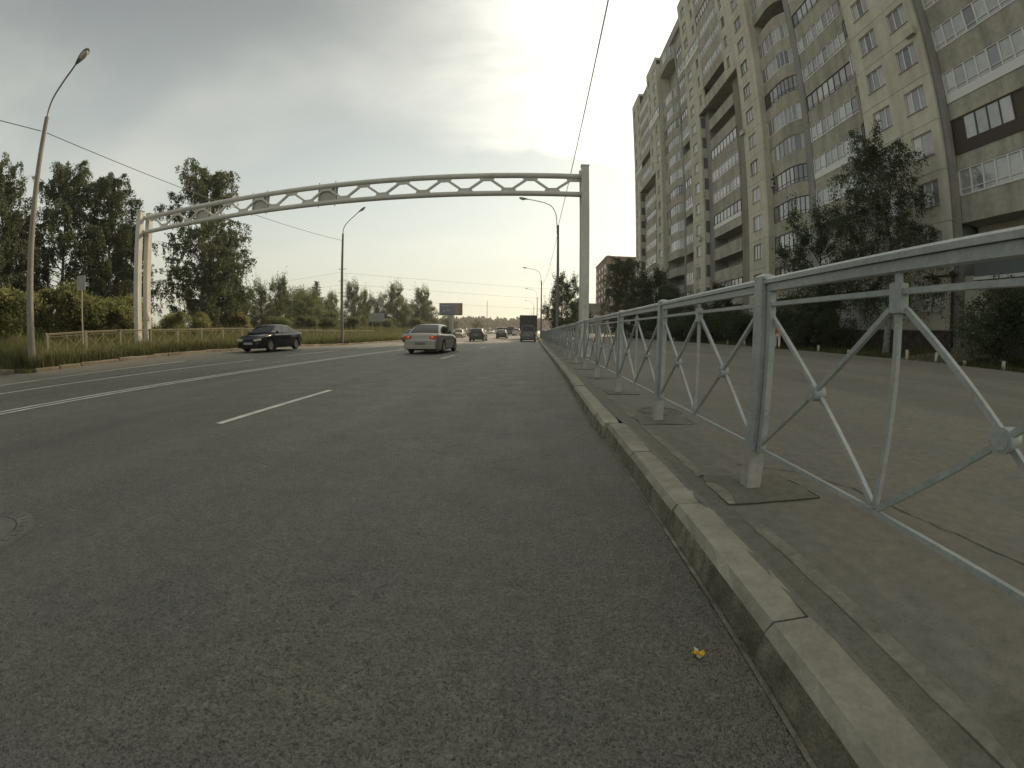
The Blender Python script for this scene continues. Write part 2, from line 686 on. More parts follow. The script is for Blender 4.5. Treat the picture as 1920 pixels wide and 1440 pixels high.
def sheet(name, xs, ys, fz, mat, kind='structure', dx=None):
    nx, ny = len(xs), len(ys)
    V, F = [], []
    for y in ys:
        for x in xs:
            xx = x(y) if callable(x) else x
            V.append((xx, y, fz(xx, y)))
    for j in range(ny - 1):
        for i in range(nx - 1):
            F.append((j * nx + i, j * nx + i + 1, (j + 1) * nx + i + 1, (j + 1) * nx + i))
    me = arr_mesh(name, np.array(V), np.array(F), mat, smooth=True)
    o = put(name, me)
    if kind:
        o['kind'] = kind
    return o


def frange(a, b, s):
    return [a + i * s for i in range(int(round((b - a) / s)) + 1)]


YS = [-60, -30, -15] + frange(-8, 8, 2.0) + [8.65, 8.75] + frange(10, 60, 2.0) + frange(64, 140, 4.0) + [160, 200, 260, 340, 460, 700, 1400]
gx = [-1400, -700, -300, -150, -90, -60, -45, -36, -30, -27, -24, -22, -20.5, -19.5, -18.6] + [(lambda y, d=d: kerb_left(y) - d) for d in (0.3, 0.0, -0.25)] + \
     [-15, -11, -7, -3, 0.5, 0.79, 0.87, 1.5, 4, 8, 12, 15, 17.0, 17.6, 19, 21, 22.5, 30, 60, 150, 400, 1400]
sheet('ground', gx, YS, land_z, MT['soil'])
YR = [-40, -20, -10] + frange(-6, 60, 1.0) + frange(62, 140, 3.0) + [160, 200, 260, 340, 460, 620]
sheet('road', [(lambda y: kerb_left(y) - 0.05), -16.5, -15, -13, -12, -11, -10.4, -8, -5, -2, 0.80], YR, road_z, MT['road'])
sheet('side_entry', [-26.5, -22, -19.5, lambda y: kerb_left(y) - 0.04], [-8, -2, 3, 6, 8.66], lambda x, y: road_z(x, y) - .004, MT['road'])
sheet('pavement', [0.90, 1.3, 2, 3, 4.5, 6, 8, 10, 12, 14, 15.5, 17.02], [-20, -10] + frange(-6, 60, 2) + frange(64, 140, 4) + [170], pave_z, MT['pave'])

# ------------------------------------------------------------------ road markings (painted sheets 4 mm up)
def marking(name, x0, x1, y0, y1, mat='paint', step=1.0, dz=0.005):
    n = max(1, int((y1 - y0) / step))
    ys = [y0 + (y1 - y0) * i / n for i in range(n + 1)]
    return sheet(name, [x0, x1], ys, lambda x, y: road_z(x, y) + dz, MT[mat])


marking('road_marking', -8.24, -8.13, -12, 110)
marking('road_marking', -7.97, -7.86, -12, 110)
marking('road_marking', -11.46, -11.33, -12, 15.0)
for a, b in ((17.6, 23.4), (26.2, 31.6), (34.5, 40), (43, 48), (52, 57), (61, 66), (70, 75)):
    marking('road_marking', -11.60, -11.47, a, b)
marking('road_marking', -13.98, -13.86, -12, 13.6)
for a, b in ((16.2, 20.5), (24, 28)):
    marking('road_marking', -13.98, -13.86, a, b, 'paint_worn')
for a in (4.0, 16.1, 28.2, 40.3, 52.4, 64.5, 76.6):
    marking('road_marking', -3.64, -3.53, a - 0.05, a + 2.85)
marking('road_marking', -1.25, -0.95, 9.0, 9.25, 'paint_worn', 0.2)
marking('road_marking', -2.5, -2.1, 38.0, 40.5, 'paint_worn', 0.5)
am = MB()
arrow = [(-9.52, 10.6), (-9.38, 10.6), (-9.38, 13.4), (-9.05, 13.4), (-9.45, 14.9), (-9.85, 13.4), (-9.52, 13.4)]
am._add([(x, y, road_z(x, y) + 0.005) for x, y in arrow], [(0, 1, 2, 6), (3, 4, 5)])
tag(am.build('road_arrow_marking', MT['paint_worn']), kind='structure')

# ------------------------------------------------------------------ kerbs
KPROF = [(-0.018, -0.12), (0.004, 0.112), (0.028, 0.150), (0.178, 0.153), (0.183, 0.145), (0.183, -0.12)]


def kerb_stone_mesh(name, seed, ln=0.979):
    """Concrete kerb stone, x into the pavement, y along; edges chipped and uneven, road face dirtier."""
    rng = random.Random(seed)
    n = 9
    V, F, mi = [], [], []
    k = len(KPROF)
    for j in range(n):
        y = -ln / 2 + ln * j / (n - 1)
        endr = 0.006 if j in (0, n - 1) else 0
        for i, (x, z) in enumerate(KPROF):
            ch = rng.uniform(-0.004, 0.003) + (rng.uniform(0.0, 0.007) if i in (1, 2) else 0)
            V.append((x + (ch if i < 3 else -ch * .4) + (endr if i < 3 else -endr), y, z - (abs(ch) if 0 < i < 5 else 0) - (endr if 0 < i < 5 else 0)))
    for j in range(n - 1):
        for i in range(k - 1):
            F.append((j * k + i, j * k + i + 1, (j + 1) * k + i + 1, (j + 1) * k + i))
            mi.append(1 if i == 0 else 0)
    F.append(tuple(reversed(range(k))))
    mi.append(0)
    F.append(tuple((n - 1) * k + i for i in range(k)))
    mi.append(0)
    me = bpy.data.meshes.new(name)
    me.from_pydata(V, [], F)
    me.materials.append(MT['kerb'])
    me.materials.append(MT['kerb_dirt'])
    me.polygons.foreach_set('material_index', mi)
    bm = bmesh.new()
    bm.from_mesh(me)
    bmesh.ops.recalc_face_normals(bm, faces=bm.faces)
    bm.to_mesh(me)
    bm.free()
    return me


KM = [kerb_stone_mesh('kerb_stone', s) for s in range(5)]
kr = thing('kerb', None, None)
kr['kind'] = 'structure'
rk = random.Random(4)
y = -4.968
while y < 62:
    yc = y + 0.5
    x = 0.735
    if 3.9 < yc < 4.4:
        x = 0.722
    if yc > 4.4:
        x = 0.690 + 0.055 * sstep(4.4, 11, yc)
    o = put('kerb_stone', KM[rk.randrange(5)], kr, (x + rk.uniform(-.005, .005), yc, rise(yc) + rk.uniform(-.006, .006)),
            (rk.uniform(-.004, .004), rk.uniform(-.012, .012), rk.uniform(-.006, .006)))
    y += 0.995 if not 3.0 < y < 3.9 else 0.93
# the broken stone where the kerb jogs
mbk = MB()
mbk.cur = 0
rb = random.Random(8)
for i in range(16):
    cx_, cz_ = rb.uniform(0.70, 0.80), rb.uniform(0.03, 0.15)
    s_ = rb.uniform(.015, .04)
    mbk.cbox((cx_, 4.42 + rb.uniform(-.07, .07), cz_), (s_, s_ * 1.4, s_))
tag(mbk.build('kerb_rubble', MT['kerb_dirt']), kind='stuff').parent = kr
km = MB()
for yc in frange(62.9, 170, 2.0):
    km.box(0.745, 0.91, yc - .99, yc + .99, rise(yc) - .1, rise(yc) + 0.152)
tag(km.build('far_kerb_stones', MT['kerb']), kind='stuff').parent = kr
# mortar lip at the foot of the kerb
sheet('gutter_lip', [lambda y: 0.706 - (0.045 * (1 - sstep(4.4, 11, y)) if y > 4.4 else 0), lambda y: 0.724 - (0.045 * (1 - sstep(4.4, 11, y)) if y > 4.4 else 0)],
      frange(-5, 40, 0.5), lambda x, y: road_z(x, y) + 0.006 + 0.003 * math.sin(y * 7.3) * math.sin(y * 3.1), MT['kerb_dirt'])

kl = thing('kerb', None, None)
kl['kind'] = 'structure'
KML = [m.copy() for m in KM]
for m in KML:
    m.materials[0] = MT['kerb_left']
    m.materials[1] = MT['kerb_left']
yy = 9.0
while yy < 58:
    yc = yy + .5
    a = math.atan2(kerb_left(yc + .5) - kerb_left(yc - .5), 1.0)
    put('kerb_stone', KML[rk.randrange(5)], kl, (kerb_left(yc) + rk.uniform(-.03, .02), yc, road_z(kerb_left(yc), yc) + rk.uniform(-.02, .015)),
        (0, rk.uniform(-.03, .03), PI - a + rk.uniform(-.012, .012)))
    yy += 1.0
for i in range(3):       # kerb of the side entry, set back and sunk
    put('kerb_stone', KML[i], kl, (-18.55 - .98 * i, 8.15 - .1 * i, 0.03 + .02 * i), (0, 0, R(96)), (1.3, 1, 1.2))
mbx = MB()
for yc in frange(59, 130, 2.0):
    z = road_z(kerb_left(yc), yc)
    mbx.box(kerb_left(yc) - .17, kerb_left(yc), yc - .99, yc + .99, z - .1, z + 0.15)
tag(mbx.build('far_kerb_stones', MT['kerb_left']), kind='stuff').parent = kl

# grit swept against the kerb
gv, gf = [], []
rg = random.Random(12)
for i in range(900):
    gy_ = .3 + 9 * rg.random() ** 1.5
    gx_ = .70 - .035 * (gy_ > 4.4) - abs(rg.gauss(0, .09)) - .005
    s_ = rg.uniform(.0015, .005) * (1.6 if rg.random() < .08 else 1)
    b_ = len(gv)
    for k_ in range(3):
        a_ = 2.1 * k_ + rg.uniform(-.4, .4)
        gv.append((gx_ + s_ * math.cos(a_), gy_ + s_ * math.sin(a_), road_z(gx_, gy_) + .0005))
    gv.append((gx_ + rg.uniform(-.3, .3) * s_, gy_, road_z(gx_, gy_) + s_ * rg.uniform(.6, 1.2)))
    gf += [(b_, b_ + 1, b_ + 3), (b_ + 1, b_ + 2, b_ + 3), (b_ + 2, b_, b_ + 3)]
tag(put('gutter_grit', arr_mesh('gutter_grit', np.array(gv), np.array(gf), MT['old_kerb'])), 'loose grit lying along the foot of the right kerb', 'grit', kind='stuff')

# ------------------------------------------------------------------ pavement details
FPOST = [-1.8, 0.25, 2.20, 4.15, 6.22, 8.32, 10.40] + [10.40 + 2.07 * i for i in range(1, 31)]
FX = 1.30
rp = random.Random(21)


def rag_sheet(name, pts, mat, z, thick=0.0):
    """Uneven flat patch given by its outline."""
    m = MB()
    n = len(pts)
    m._add([(px, py, pave_z(px, py) + z) for px, py in pts] + [(px, py, pave_z(px, py) - 0.01) for px, py in pts],
           [tuple(range(n))] + [(i, (i + 1) % n, n + (i + 1) % n, n + i) for i in range(n)])
    return tag(m.build(name, MT[mat]), kind='structure')


sheet('kerb_joint_fill', [lambda y: 0.908 - (0.045 * (1 - sstep(4.4, 11, y)) if y > 4.38 else 0), 0.95, 1.035], frange(-5, 60, 0.5), lambda x, y: pave_z(x, y) + 0.004 - (0.014 if x < 0.93 else 0), MT['patch'])
for yp in FPOST[:16]:
    w, d = rp.uniform(.24, .30), rp.uniform(.2, .26)
    out = []
    for i in range(16):
        a = 2 * PI * i / 16
        q = 1 / max(abs(math.cos(a)), abs(math.sin(a)))
        out.append((1.33 + w * q * math.cos(a) * rp.uniform(.93, 1.05), yp - .04 + d * q * math.sin(a) * rp.uniform(.92, 1.06)))
    rag_sheet('pavement_patch', out, 'patch', 0.006)
    rim = MB()
    for (p0, p1) in list(zip(out, out[1:] + out[:1])):
        if rp.random() < .7 and p0[1] < yp:
            rim.bar((p0[0], p0[1], pave_z(*p0) + .006), (p1[0], p1[1], pave_z(*p1) + .006), .007, .004)
    if rim.v:
        tag(rim.build('patch_seam', MT['crack']), kind='structure')
# old kerb top showing through the asphalt
for (a, b, h_) in ((0.3, 1.72, .012), (1.93, 2.25, .02), (2.38, 3.9, .010), (4.25, 4.9, .012), (5.4, 5.9, .010), (6.6, 8.0, .008)):
    pts = []
    nseg = max(3, int((b - a) / .12))
    for i in range(nseg + 1):
        pts.append((1.035 + rp.uniform(-.008, .008), a + (b - a) * i / nseg))
    for i in range(nseg, -1, -1):
        t = i / nseg
        e = .03 * (t < .08 or t > .92)
        pts.append((1.105 + rp.uniform(-.006, .006) - e, a + (b - a) * t))
    rag_sheet('old_kerb_edge', pts, 'old_kerb', h_ * .6)


def crack(pts, w=0.008, seed=0):
    r_ = random.Random(seed)
    m = MB()
    P = [Vector((*p, 0)) for p in pts]
    Q = []
    for a, b in zip(P, P[1:]):
        k = max(2, int((b - a).length / 0.07))
        for i in range(k):
            q = a.lerp(b, i / k)
            Q.append(q + Vector((r_.uniform(-.014, .014), r_.uniform(-.014, .014), 0)))
    Q.append(P[-1])
    for i, (a, b) in enumerate(zip(Q, Q[1:])):
        ww = w * r_.uniform(.5, 1.3)
        d = (b - a).normalized()
        nn = Vector((-d.y, d.x, 0)) * ww
        z0, z1 = pave_z(a.x, a.y) + .0045, pave_z(b.x, b.y) + .0045
        m.quad((a.x - nn.x, a.y - nn.y, z0), (b.x - nn.x, b.y - nn.y, z1), (b.x + nn.x, b.y + nn.y, z1), (a.x + nn.x, a.y + nn.y, z0))
    tag(m.build('pavement_crack', MT['crack']), kind='structure')


crack([(1.42, 2.62), (1.75, 2.42), (1.95, 2.05), (2.0, 1.6), (2.05, 1.35), (2.1, 1.0), (2.14, .7)], .0035, 3)
crack([(2.9, 9.5), (4.4, 8.3), (6.2, 7.9), (9.5, 6.4), (14, 5.8)], .007, 5)
crack([(1.5, 17), (4, 15), (7, 14.6)], .007, 6)
rag_sheet('pavement_patch', [(1.02, 0.15), (1.35, 0.42), (1.95, .72), (2.4, .55), (2.2, -.4), (1.0, -.4)], 'patch', .004)


# manhole covers
def manhole(name, label, c, z, r, group=None):
    t = thing(name, label, 'manhole cover', (c[0], c[1], z))
    m = MB()
    m.lathe([(r * .70, .003), (r * .72, .012), (r * .97, .012), (r, .002), (r * 1.03, -.02)], 40)
    for i in range(30):
        a = 2 * PI * i / 30
        m.bar((r * .76 * math.cos(a), r * .76 * math.sin(a), .0125), (r * .88 * math.cos(a), r * .88 * math.sin(a), .0125), .028, .006)
    m.build('ring', MT['iron'], t)
    m = MB()
    m.lathe([(0, .008), (r * .62, .008), (r * .675, .006), (r * .69, -.02)], 40)
    for i in range(-4, 5) if r < .3 else ():
        w = math.sqrt(max(0, (r * .58) ** 2 - (i * r * .13) ** 2))
        m.box(-w, w, i * r * .13 - .012, i * r * .13 + .012, .006, .0125)
    m.build('lid', MT['iron'], t)
    return t


manhole('manhole_cover', 'worn iron manhole cover in the road at the left edge', (-2.99, .96), 0.002, 0.372)
manhole('manhole_cover', 'round iron manhole cover let into the pavement by the grey railing', (1.46, 4.62), pave_z(1.46, 4.62) + .002, 0.26)

# crumpled yellow and white scrap on the road
sc_ = thing('fallen_petals', 'small curled yellow and white scrap lying on the road by the kerb', 'litter', (0.553, 1.045, 0.004), R(20))
MT['yellow'] = pm('petal_yellow', (0.62, 0.40, 0.04), 0.55, 0.3, noise=[(90, .25)])
MT['petalw'] = pm('petal_white', (0.62, 0.58, 0.46), 0.6, 0.3)


def petal(name, mat, ln, w, lift, rz, loc, curl):
    V, F = [], []
    for i in range(7):
        t = i / 6
        ww = w * math.sin(PI * min(1, .12 + t * .88)) ** .7
        for j in range(5):
            s_ = (j - 2) / 2
            V.append((ww * s_, ln * (t - .5), lift * t * t + curl * s_ * s_ + .002 * math.sin(9 * t + j)))
    for i in range(6):
        for j in range(4):
            F.append((i * 5 + j, i * 5 + j + 1, i * 5 + j + 6, i * 5 + j + 5))
    put(name, arr_mesh(name, np.array(V), np.array(F), MT[mat], smooth=True), sc_, loc, (0, 0, rz))


petal('yellow_petal', 'yellow', .036, .010, .010, R(75), (-.004, .002, .003), .008)
petal('yellow_petal', 'yellow', .024, .009, .006, R(-60), (.014, -.006, .003), .006)
petal('white_petal', 'petalw', .022, .007, .012, R(10), (.004, .014, .003), .006)
petal('white_petal', 'petalw', .020, .008, .003, R(60), (-.002, -.010, .001), .004)


# ------------------------------------------------------------------ railings
def rail_set(mat, sleeve, zt=1.345, detail=True, wide=2.0):
    """Meshes of one railing section, local origin on the ground at the left post, y along, width 2."""
    S = {}
    h = wide / 2
    m = MB().box(-.04, .04, -.04, .04, 0.0, 1.185)
    S['post'] = m.mesh('post', mat)
    m = MB()
    m.prism([(-.050, -.050), (.050, -.050), (.050, .050), (-.050, .050)], 2, 1.187, 1.203)
    b = len(m.v)
    m._add([(-.050, -.050, 1.203), (.050, -.050, 1.203), (.050, .050, 1.203), (-.050, .050, 1.203), (-.02, -.02, 1.222), (.02, -.02, 1.222), (.02, .02, 1.222), (-.02, .02, 1.222)],
           [(0, 1, 5, 4), (1, 2, 6, 5), (2, 3, 7, 6), (3, 0, 4, 7), (4, 5, 6, 7)])
    S['cap'] = m.mesh('post_cap', mat)
    m = MB().box(-.0455, .0455, -.0455, .0455, -.03, .235)
    S['sleeve'] = m.mesh('sleeve', sleeve)
    m = MB()
    m.prism([(-.033, 1.160), (.033, 1.160), (.033, 1.182), (.022, 1.193), (-.022, 1.193), (-.033, 1.182)], 1, -h + .042, h - .042)
    m.prism([(-.021, 1.118), (.021, 1.118), (.021, 1.158), (-.021, 1.158)], 1, -h + .07, h - .07)
    S['top'] = m.mesh('top_rail', mat)
    S['mid'] = MB().box(-.014, .014, -h + .07, h - .07, 1.037, 1.058).mesh('middle_rail', mat)
    S['bot'] = MB().box(-.011, .011, -h + .055, h - .055, .231, .251).mesh('bottom_rail', mat)
    S['stile'] = MB().box(-.018, .018, -.018, .018, .226, 1.158).mesh('stile', mat)
    S['bolt'] = MB().tube([(0.0, -.045, 0), (0.0, .045, 0)], .009, 6).mesh('bolt', MT['bolt'])
    S['midpost'] = MB().box(-.0105, .0105, -.0105, .0105, .258, 1.117).mesh('middle_post', mat)
    S['bracket'] = MB().box(-.020, .020, -.029, .029, .972, 1.078).mesh('bracket', mat)
    q = h / 2 - .05
    S['brace_up'] = MB().bar((.0115, -q, .262), (.0115, q, .985), .020, .021, (1, 0, 0)).mesh('brace', mat)
    S['brace_dn'] = MB().bar((-.0115, -q, .985), (-.0115, q, .262), .020, .021, (1, 0, 0)).mesh('brace', mat)
    m = MB()
    m.tube([(-.031, 0, .6235), (.031, 0, .6235)], .037, 24)
    m.tube([(-.0335, 0, .6235), (.0335, 0, .6235)], .026, 24)
    S['boss'] = m.mesh('boss', mat)
    return S


def build_railing(t, S, ys, fx, fz, bolts=True, sleeves=True, seed=3):
    rr = random.Random(seed)
    for i, yp in enumerate(ys):
        z = fz(yp)
        rot = (rr.uniform(-.006, .006), rr.uniform(-.008, .008), 0)
        p = put('post', S['post'], t, (fx(yp), yp, z), rot)
        put('post_cap', S['cap'], p, (0, 0, 0), (0, rr.uniform(-.05, .05), rr.uniform(-.05, .05)))
        if sleeves:
            put('sleeve', S['sleeve'], p, (0, 0, 0), (0, 0, rr.uniform(-.04, .04)))
        if i == len(ys) - 1:
            break
        yn = ys[i + 1]
        w = (yn - yp) / 2.0
        yc = (yp + yn) / 2
        dz = fz(yn) - fz(yp)
        a = math.atan2(fx(yn) - fx(yp), yn - yp)
        rx = math.atan2(dz, yn - yp)
        base = (fx(yc), yc, (fz(yp) + fz(yn)) / 2)
        ro, sc1 = (rx, 0, -a), (1, w, 1)
        put('top_rail', S['top'], t, base, ro, sc1)
        put('middle_rail', S['mid'], t, base, ro, sc1)
        put('bottom_rail', S['bot'], t, base, ro, sc1)
        for s_, yo in ((-1, yp), (1, yn)):
            yo2 = yo - s_ * .075
            st = put('stile', S['stile'], t, (fx(yo2), yo2, fz(yo2)))
            if bolts and i < 12:
                for zz in (1.10, 1.02, .33):
                    put('bolt', S['bolt'], st, (0, s_ * .03, zz))
        mp_ = put('middle_post', S['midpost'], t, base)
        put('bracket', S['bracket'], mp_, (0, 0, 0))
        for s_ in (-1, 1):
            c = (base[0] - 0, yc + s_ * w * .5 - s_ * .02, base[2])
            put('brace', S['brace_up'], t, c, ro, sc1)
            put('brace', S['brace_dn'], t, c, ro, sc1)
            put('boss', S['boss'], t, c, (0, 0, rr.uniform(-.05, .05)))


RS = rail_set(MT['fence'], MT['sleeve'])
t = thing('pedestrian_railing', 'grey painted steel railing with crossed braces along the pavement kerb', 'railing', (FX, 0.25, .15))
t.location = (0, 0, 0)
build_railing(t, RS, FPOST, lambda y: FX, lambda y: pave_z(FX, y) + .002 + 0.02 * sstep(3, 10, y))
RL = rail_set(MT['fence_left'], MT['fence_left'])
t = thing('pedestrian_railing', 'rusty beige railing half hidden in tall grass across the road', 'railing')
build_railing(t, RL, [10.75 + 1.97 * i for i in range(20)], lambda y: -19.65 + .5 * sstep(30, 48, y), lambda y: road_z(-17.5, y) + 0.19 + 0.02 * math.sin(y * .6), bolts=False, sleeves=False, seed=9)

# ------------------------------------------------------------------ gantry over the road
GY = 16.62
gt = thing('sign_gantry', 'empty grey steel gantry with a zigzag truss spanning the whole road', 'gantry', (-9, GY, 0))
gt.location = (0, 0, 0)


def gz_(x, base):
    u = (x + 9.0) / 11.0
    return base + 0.03 - 0.05 * u * u


for (x, yq) in ((-20.25, GY - .28), (-20.25, GY + .36)):
    m = MB().box(x - .165, x + .165, yq - .13, yq + .13, .15, 7.74)
    m.box(x - .19, x + .19, yq - .155, yq + .155, 7.74, 7.765)
    m.box(x - .32, x + .32, yq - .18, yq + .18, .25, .30)
    m.build('column', MT['steel'], gt)
for yq in (GY - .28, GY + .36):
    m = MB().box(1.86, 2.15, yq - .13, yq + .13, .1, 7.76)
    m.box(1.84, 2.17, yq - .15, yq + .15, 7.76, 7.785)
    m.box(1.70, 2.30, yq - .24, yq + .24, .13, .18)
    m.build('column', MT['steel'], gt)
for nm, zb, rr_ in (('top_chord', 7.44, .112), ('bottom_chord', 6.68, .108)):
    m = MB()
    m.tube([(x, GY, gz_(x, zb)) for x in np.linspace(-20.10, 1.95, 14)], rr_, 12)
    m.build(nm, MT['steel'], gt)
    for x in (-20.12, 1.93):
        MB().box(x - .09, x + .09, GY - .155, GY + .235, gz_(x, zb) - .09, gz_(x, zb) + .09).build('end_bracket', MT['steel'], gt)
ups = [-19.45] + [-17.72 + 1.756 * i for i in range(12)]
lows = [-18.6 + 1.756 * i for i in range(12)]
gu, gl = MB(), MB()
zu, zl = 7.30, 6.83
gm_u = MB().prism([(-.32, .06), (.32, .06), (.25, -.09), (-.25, -.09)], 1, -.025, .025).mesh('gusset', MT['steel'])
gm_l = MB().prism([(-.32, -.06), (.32, -.06), (.25, .09), (-.25, .09)], 1, -.025, .025).mesh('gusset', MT['steel'])
for x in ups:
    put('gusset', gm_u, gt, (x, GY, gz_(x, zu)))
for x in lows:
    put('gusset', gm_l, gt, (x, GY, gz_(x, zl)))
nodes = sorted([(x, gz_(x, zu - .06), 1) for x in ups] + [(x, gz_(x, zl + .06), 0) for x in lows])
for a, b in zip(nodes, nodes[1:]):
    m = MB().bar((a[0] + .19, GY + .002, a[1]), (b[0] - .19, GY + .002, b[1]), .088, .088)
    m.build('brace', MT['steel'], gt)
for x in (-15.96, -12.45, -8.94):
    x = min(ups, key=lambda u: abs(u - x)) + .05
    m = MB().box(x - .48, x + .48, GY + .055, GY + .075, gz_(x, 6.72), gz_(x, 7.40))
    m.build('back_plate', MT['plate'], gt)
    for s_ in (-.40, .40):
        m = MB().bar((x + s_, GY - .02, gz_(x, 6.50)), (x + s_, GY - .02, gz_(x, 7.62)), .035, .035)
        m.build('clamp', MT['steel'], gt)
MT['sticker'] = pm('sticker_grey', (0.42, 0.41, 0.38), 0.6)
m = MB().box(1.94, 2.06, GY - .416, GY - .412, 2.02, 2.16).build('sticker', MT['sticker'], gt)
MT['rag'] = pm('paper_white', (0.6, 0.57, 0.5), 0.7)
m = MB()
m.lathe([(0, 0), (.09, .02), (.1, .2), (.05, .42), (0, .46)], 7)
rag = m.build('paper_notice', MT['rag'], gt, (-20.02, GY + .36 - .1, 2.0))


# ------------------------------------------------------------------ street lamps
def arc_pts(P, n=8):
    """Smooth curve (Catmull-Rom) through P."""
    out = []
    P = [Vector(p) for p in P]
    Q = [P[0] * 2 - P[1]] + P + [P[-1] * 2 - P[-2]]
    for i in range(1, len(Q) - 2):
        for k in range(n):
            t = k / n
            a, b, c, d = Q[i - 1], Q[i], Q[i + 1], Q[i + 2]
            out.append(0.5 * ((2 * b) + (c - a) * t + (2 * a - 5 * b + 4 * c - d) * t * t + (3 * b - a - 3 * c + d) * t ** 3))
    out.append(P[-1])
    return out


LM = {}


def lamp_meshes():
    m = MB()
    m.tube([(0, 0, 0), (0, 0, 4), (0, 0, 9.75)], [.155, .125, .085], 12)
    LM['pole'] = m.mesh('pole', MT['concrete_pole'])
    # local +x points over the road
    m = MB()
    m.tube(arc_pts([(0.09, 0, 9.0), (.10, 0, 9.8), (.17, 0, 10.6), (.46, 0, 11.25), (.95, 0, 11.58), (1.75, 0, 11.80), (2.45, 0, 11.93)]), .033, 8)
    m.tube([(0, 0, 9.35), (.12, 0, 9.35)], .05, 8)
    m.tube([(0, 0, 9.05), (.12, 0, 9.05)], .05, 8)
    LM['arm'] = m.mesh('arm', MT['lamp_arm'])
    m = MB()
    m.tube(arc_pts([(0.0, 0, 9.7), (.03, 0, 10.1), (.22, 0, 10.55), (.70, 0, 11.02), (1.15, 0, 11.38), (1.42, 0, 11.62)]), .036, 8)
    LM['arm_left'] = m.mesh('arm', MT['lamp_arm'])
    V = []
    m = MB()
    prof = [(0, .045), (.06, .07), (.22, .11), (.45, .155), (.66, .15), (.78, .10), (.82, .02)]
    n = 12
    vs, fs = [], []
    for x, r in prof:
        for k in range(n):
            a = 2 * PI * k / n
            z = r * .62 * math.sin(a)
            vs.append((x, r * math.cos(a), z if z > 0 else z * .55))
    for i in range(len(prof) - 1):
        for k in range(n):
            fs.append((i * n + k, i * n + (k + 1) % n, (i + 1) * n + (k + 1) % n, (i + 1) * n + k))
    m.smooth = True
    m._add(vs, fs)
    LM['head'] = m.mesh('lamp_head', MT['lamp_head'])
    m = MB()
    m.smooth = True
    vs, fs = [], []
    for i in range(5):
        e = i / 4 * PI / 2
        for k in range(14):
            a = 2 * PI * k / 14
            vs.append((.50 + .24 * math.cos(a) * math.cos(e), .125 * math.sin(a) * math.cos(e), -.045 - .085 * math.sin(e)))
    for i in range(4):
        for k in range(14):
            fs.append((i * 14 + k, i * 14 + (k + 1) % 14, (i + 1) * 14 + (k + 1) % 14, (i + 1) * 14 + k))
    m._add(vs, fs)
    LM['lens'] = m.mesh('lens', MT['lamp_lens'])


lamp_meshes()


def lamp(label, x, y, z, side, left=False, h=1.0, lean=(0, 0)):
    t = thing('street_lamp', label, 'street lamp', (x, y, z), 0 if side > 0 else PI, 'street lamps along the road')
    t.scale = (1, 1, h)
    t.rotation_euler = (lean[0], lean[1], 0 if side > 0 else PI)
    put('pole', LM['pole'], t)
    put('arm', LM['arm_left' if left else 'arm'], t)
    hd = put('lamp_head', LM['head'], t, (1.40, 0, 11.60) if left else (2.40, 0, 11.92), (0, R(-33) if left else R(-9), 0))
    put('lens', LM['lens'], hd)
    return t


LAMP1 = lamp('tall concrete street lamp with curved arm at the left edge, beside the railing end', -18.5, 9.42, .17, 1, True)
LAMP2 = lamp('street lamp with curved arm standing beyond the left railing, by the pylon', -16.95, 35.0, .25, 1, True, 1.0)
t = LAMP2
lamp('nearest street lamp on the right, its pole rising behind the railing beside the gantry column', 1.95, 34.0, .17, -1)
lamp('second street lamp on the right, its arm curving over the dark van', 1.35, 72.0, .4, -1)
lamp('third street lamp on the right, smaller and just left of the second', 1.0, 110.0, .9, -1)
lamp('fourth street lamp on the right, tiny above the box truck', .2, 150.0, .95, -1)
lamp('farthest street lamp on the right, barely visible above the traffic', -.6, 195.0, .95, -1)


# ------------------------------------------------------------------ overhead wires
def wire(label, a, b, sag, r=0.014, n=20):
    m = MB()
    a, b = Vector(a), Vector(b)
    pts = []
    for i in range(n + 1):
        t_ = i / n
        p = a.lerp(b, t_)
        p.z -= sag * 4 * t_ * (1 - t_)
        pts.append(p)
    m.tube(pts, r, 5)
    return tag(m.build('overhead_wire', MT['wire']), label, 'wire')


wire('black cable slung from the left lamp pole to the lamp beyond the gantry', (-18.42, 9.5, 9.25), (-16.9, 34.9, 9.35), .55, .016)
wire('black cable running from the left lamp pole out of the left edge', (-18.55, 9.3, 9.3), (-20.5, -22, 9.4), .5, .016)
wire('black cable rising steeply beside the apartment block above the gantry column', (1.93, 33.9, 9.75), (1.75, -4.0, 9.8), .45, .018)
wire('thin black cable hanging beyond the near right street lamp', (1.93, 34.1, 9.3), (1.4, 71.9, 9.4), .9, .016)
pt = thing('power_pylon', 'thin grey power pole rising above the trees beside the left lamp', 'pylon', (-71.5, 148, 1.5))
MT['pylon'] = pm('pylon_wood', (0.16, 0.145, 0.12), 0.8)
MB().tube([(0, 0, 0), (0, 0, 27.5)], [.42, .26], 8).build('pole', MT['pylon'], pt)
for z in (24, 19.5, 15):
    MB().box(-1.6, 1.6, -.1, .1, z - .1, z + .1).build('crossarm', MT['pylon'], pt)
k = 0
for lab, zz, xo in (('uppermost faint power line above the left trees', 25.4, -1.5), ('second faint power line above the left trees', 20.9, 1.5), ('lowest faint power line just over the left trees', 16.4, -1.5)):
    pts = [(-300, 190), (-71.5 + xo, 148), (90, 225)]
    m = MB()
    for (a, b) in zip(pts, pts[1:]):
        seg = []
        for i in range(17):
            t_ = i / 16
            seg.append((a[0] + (b[0] - a[0]) * t_, a[1] + (b[1] - a[1]) * t_, zz - 1.2 - 3.2 * 4 * t_ * (1 - t_)))
        m.tube(seg, .035, 4)
    tag(m.build('overhead_wire', MT['wire']), lab, 'wire')

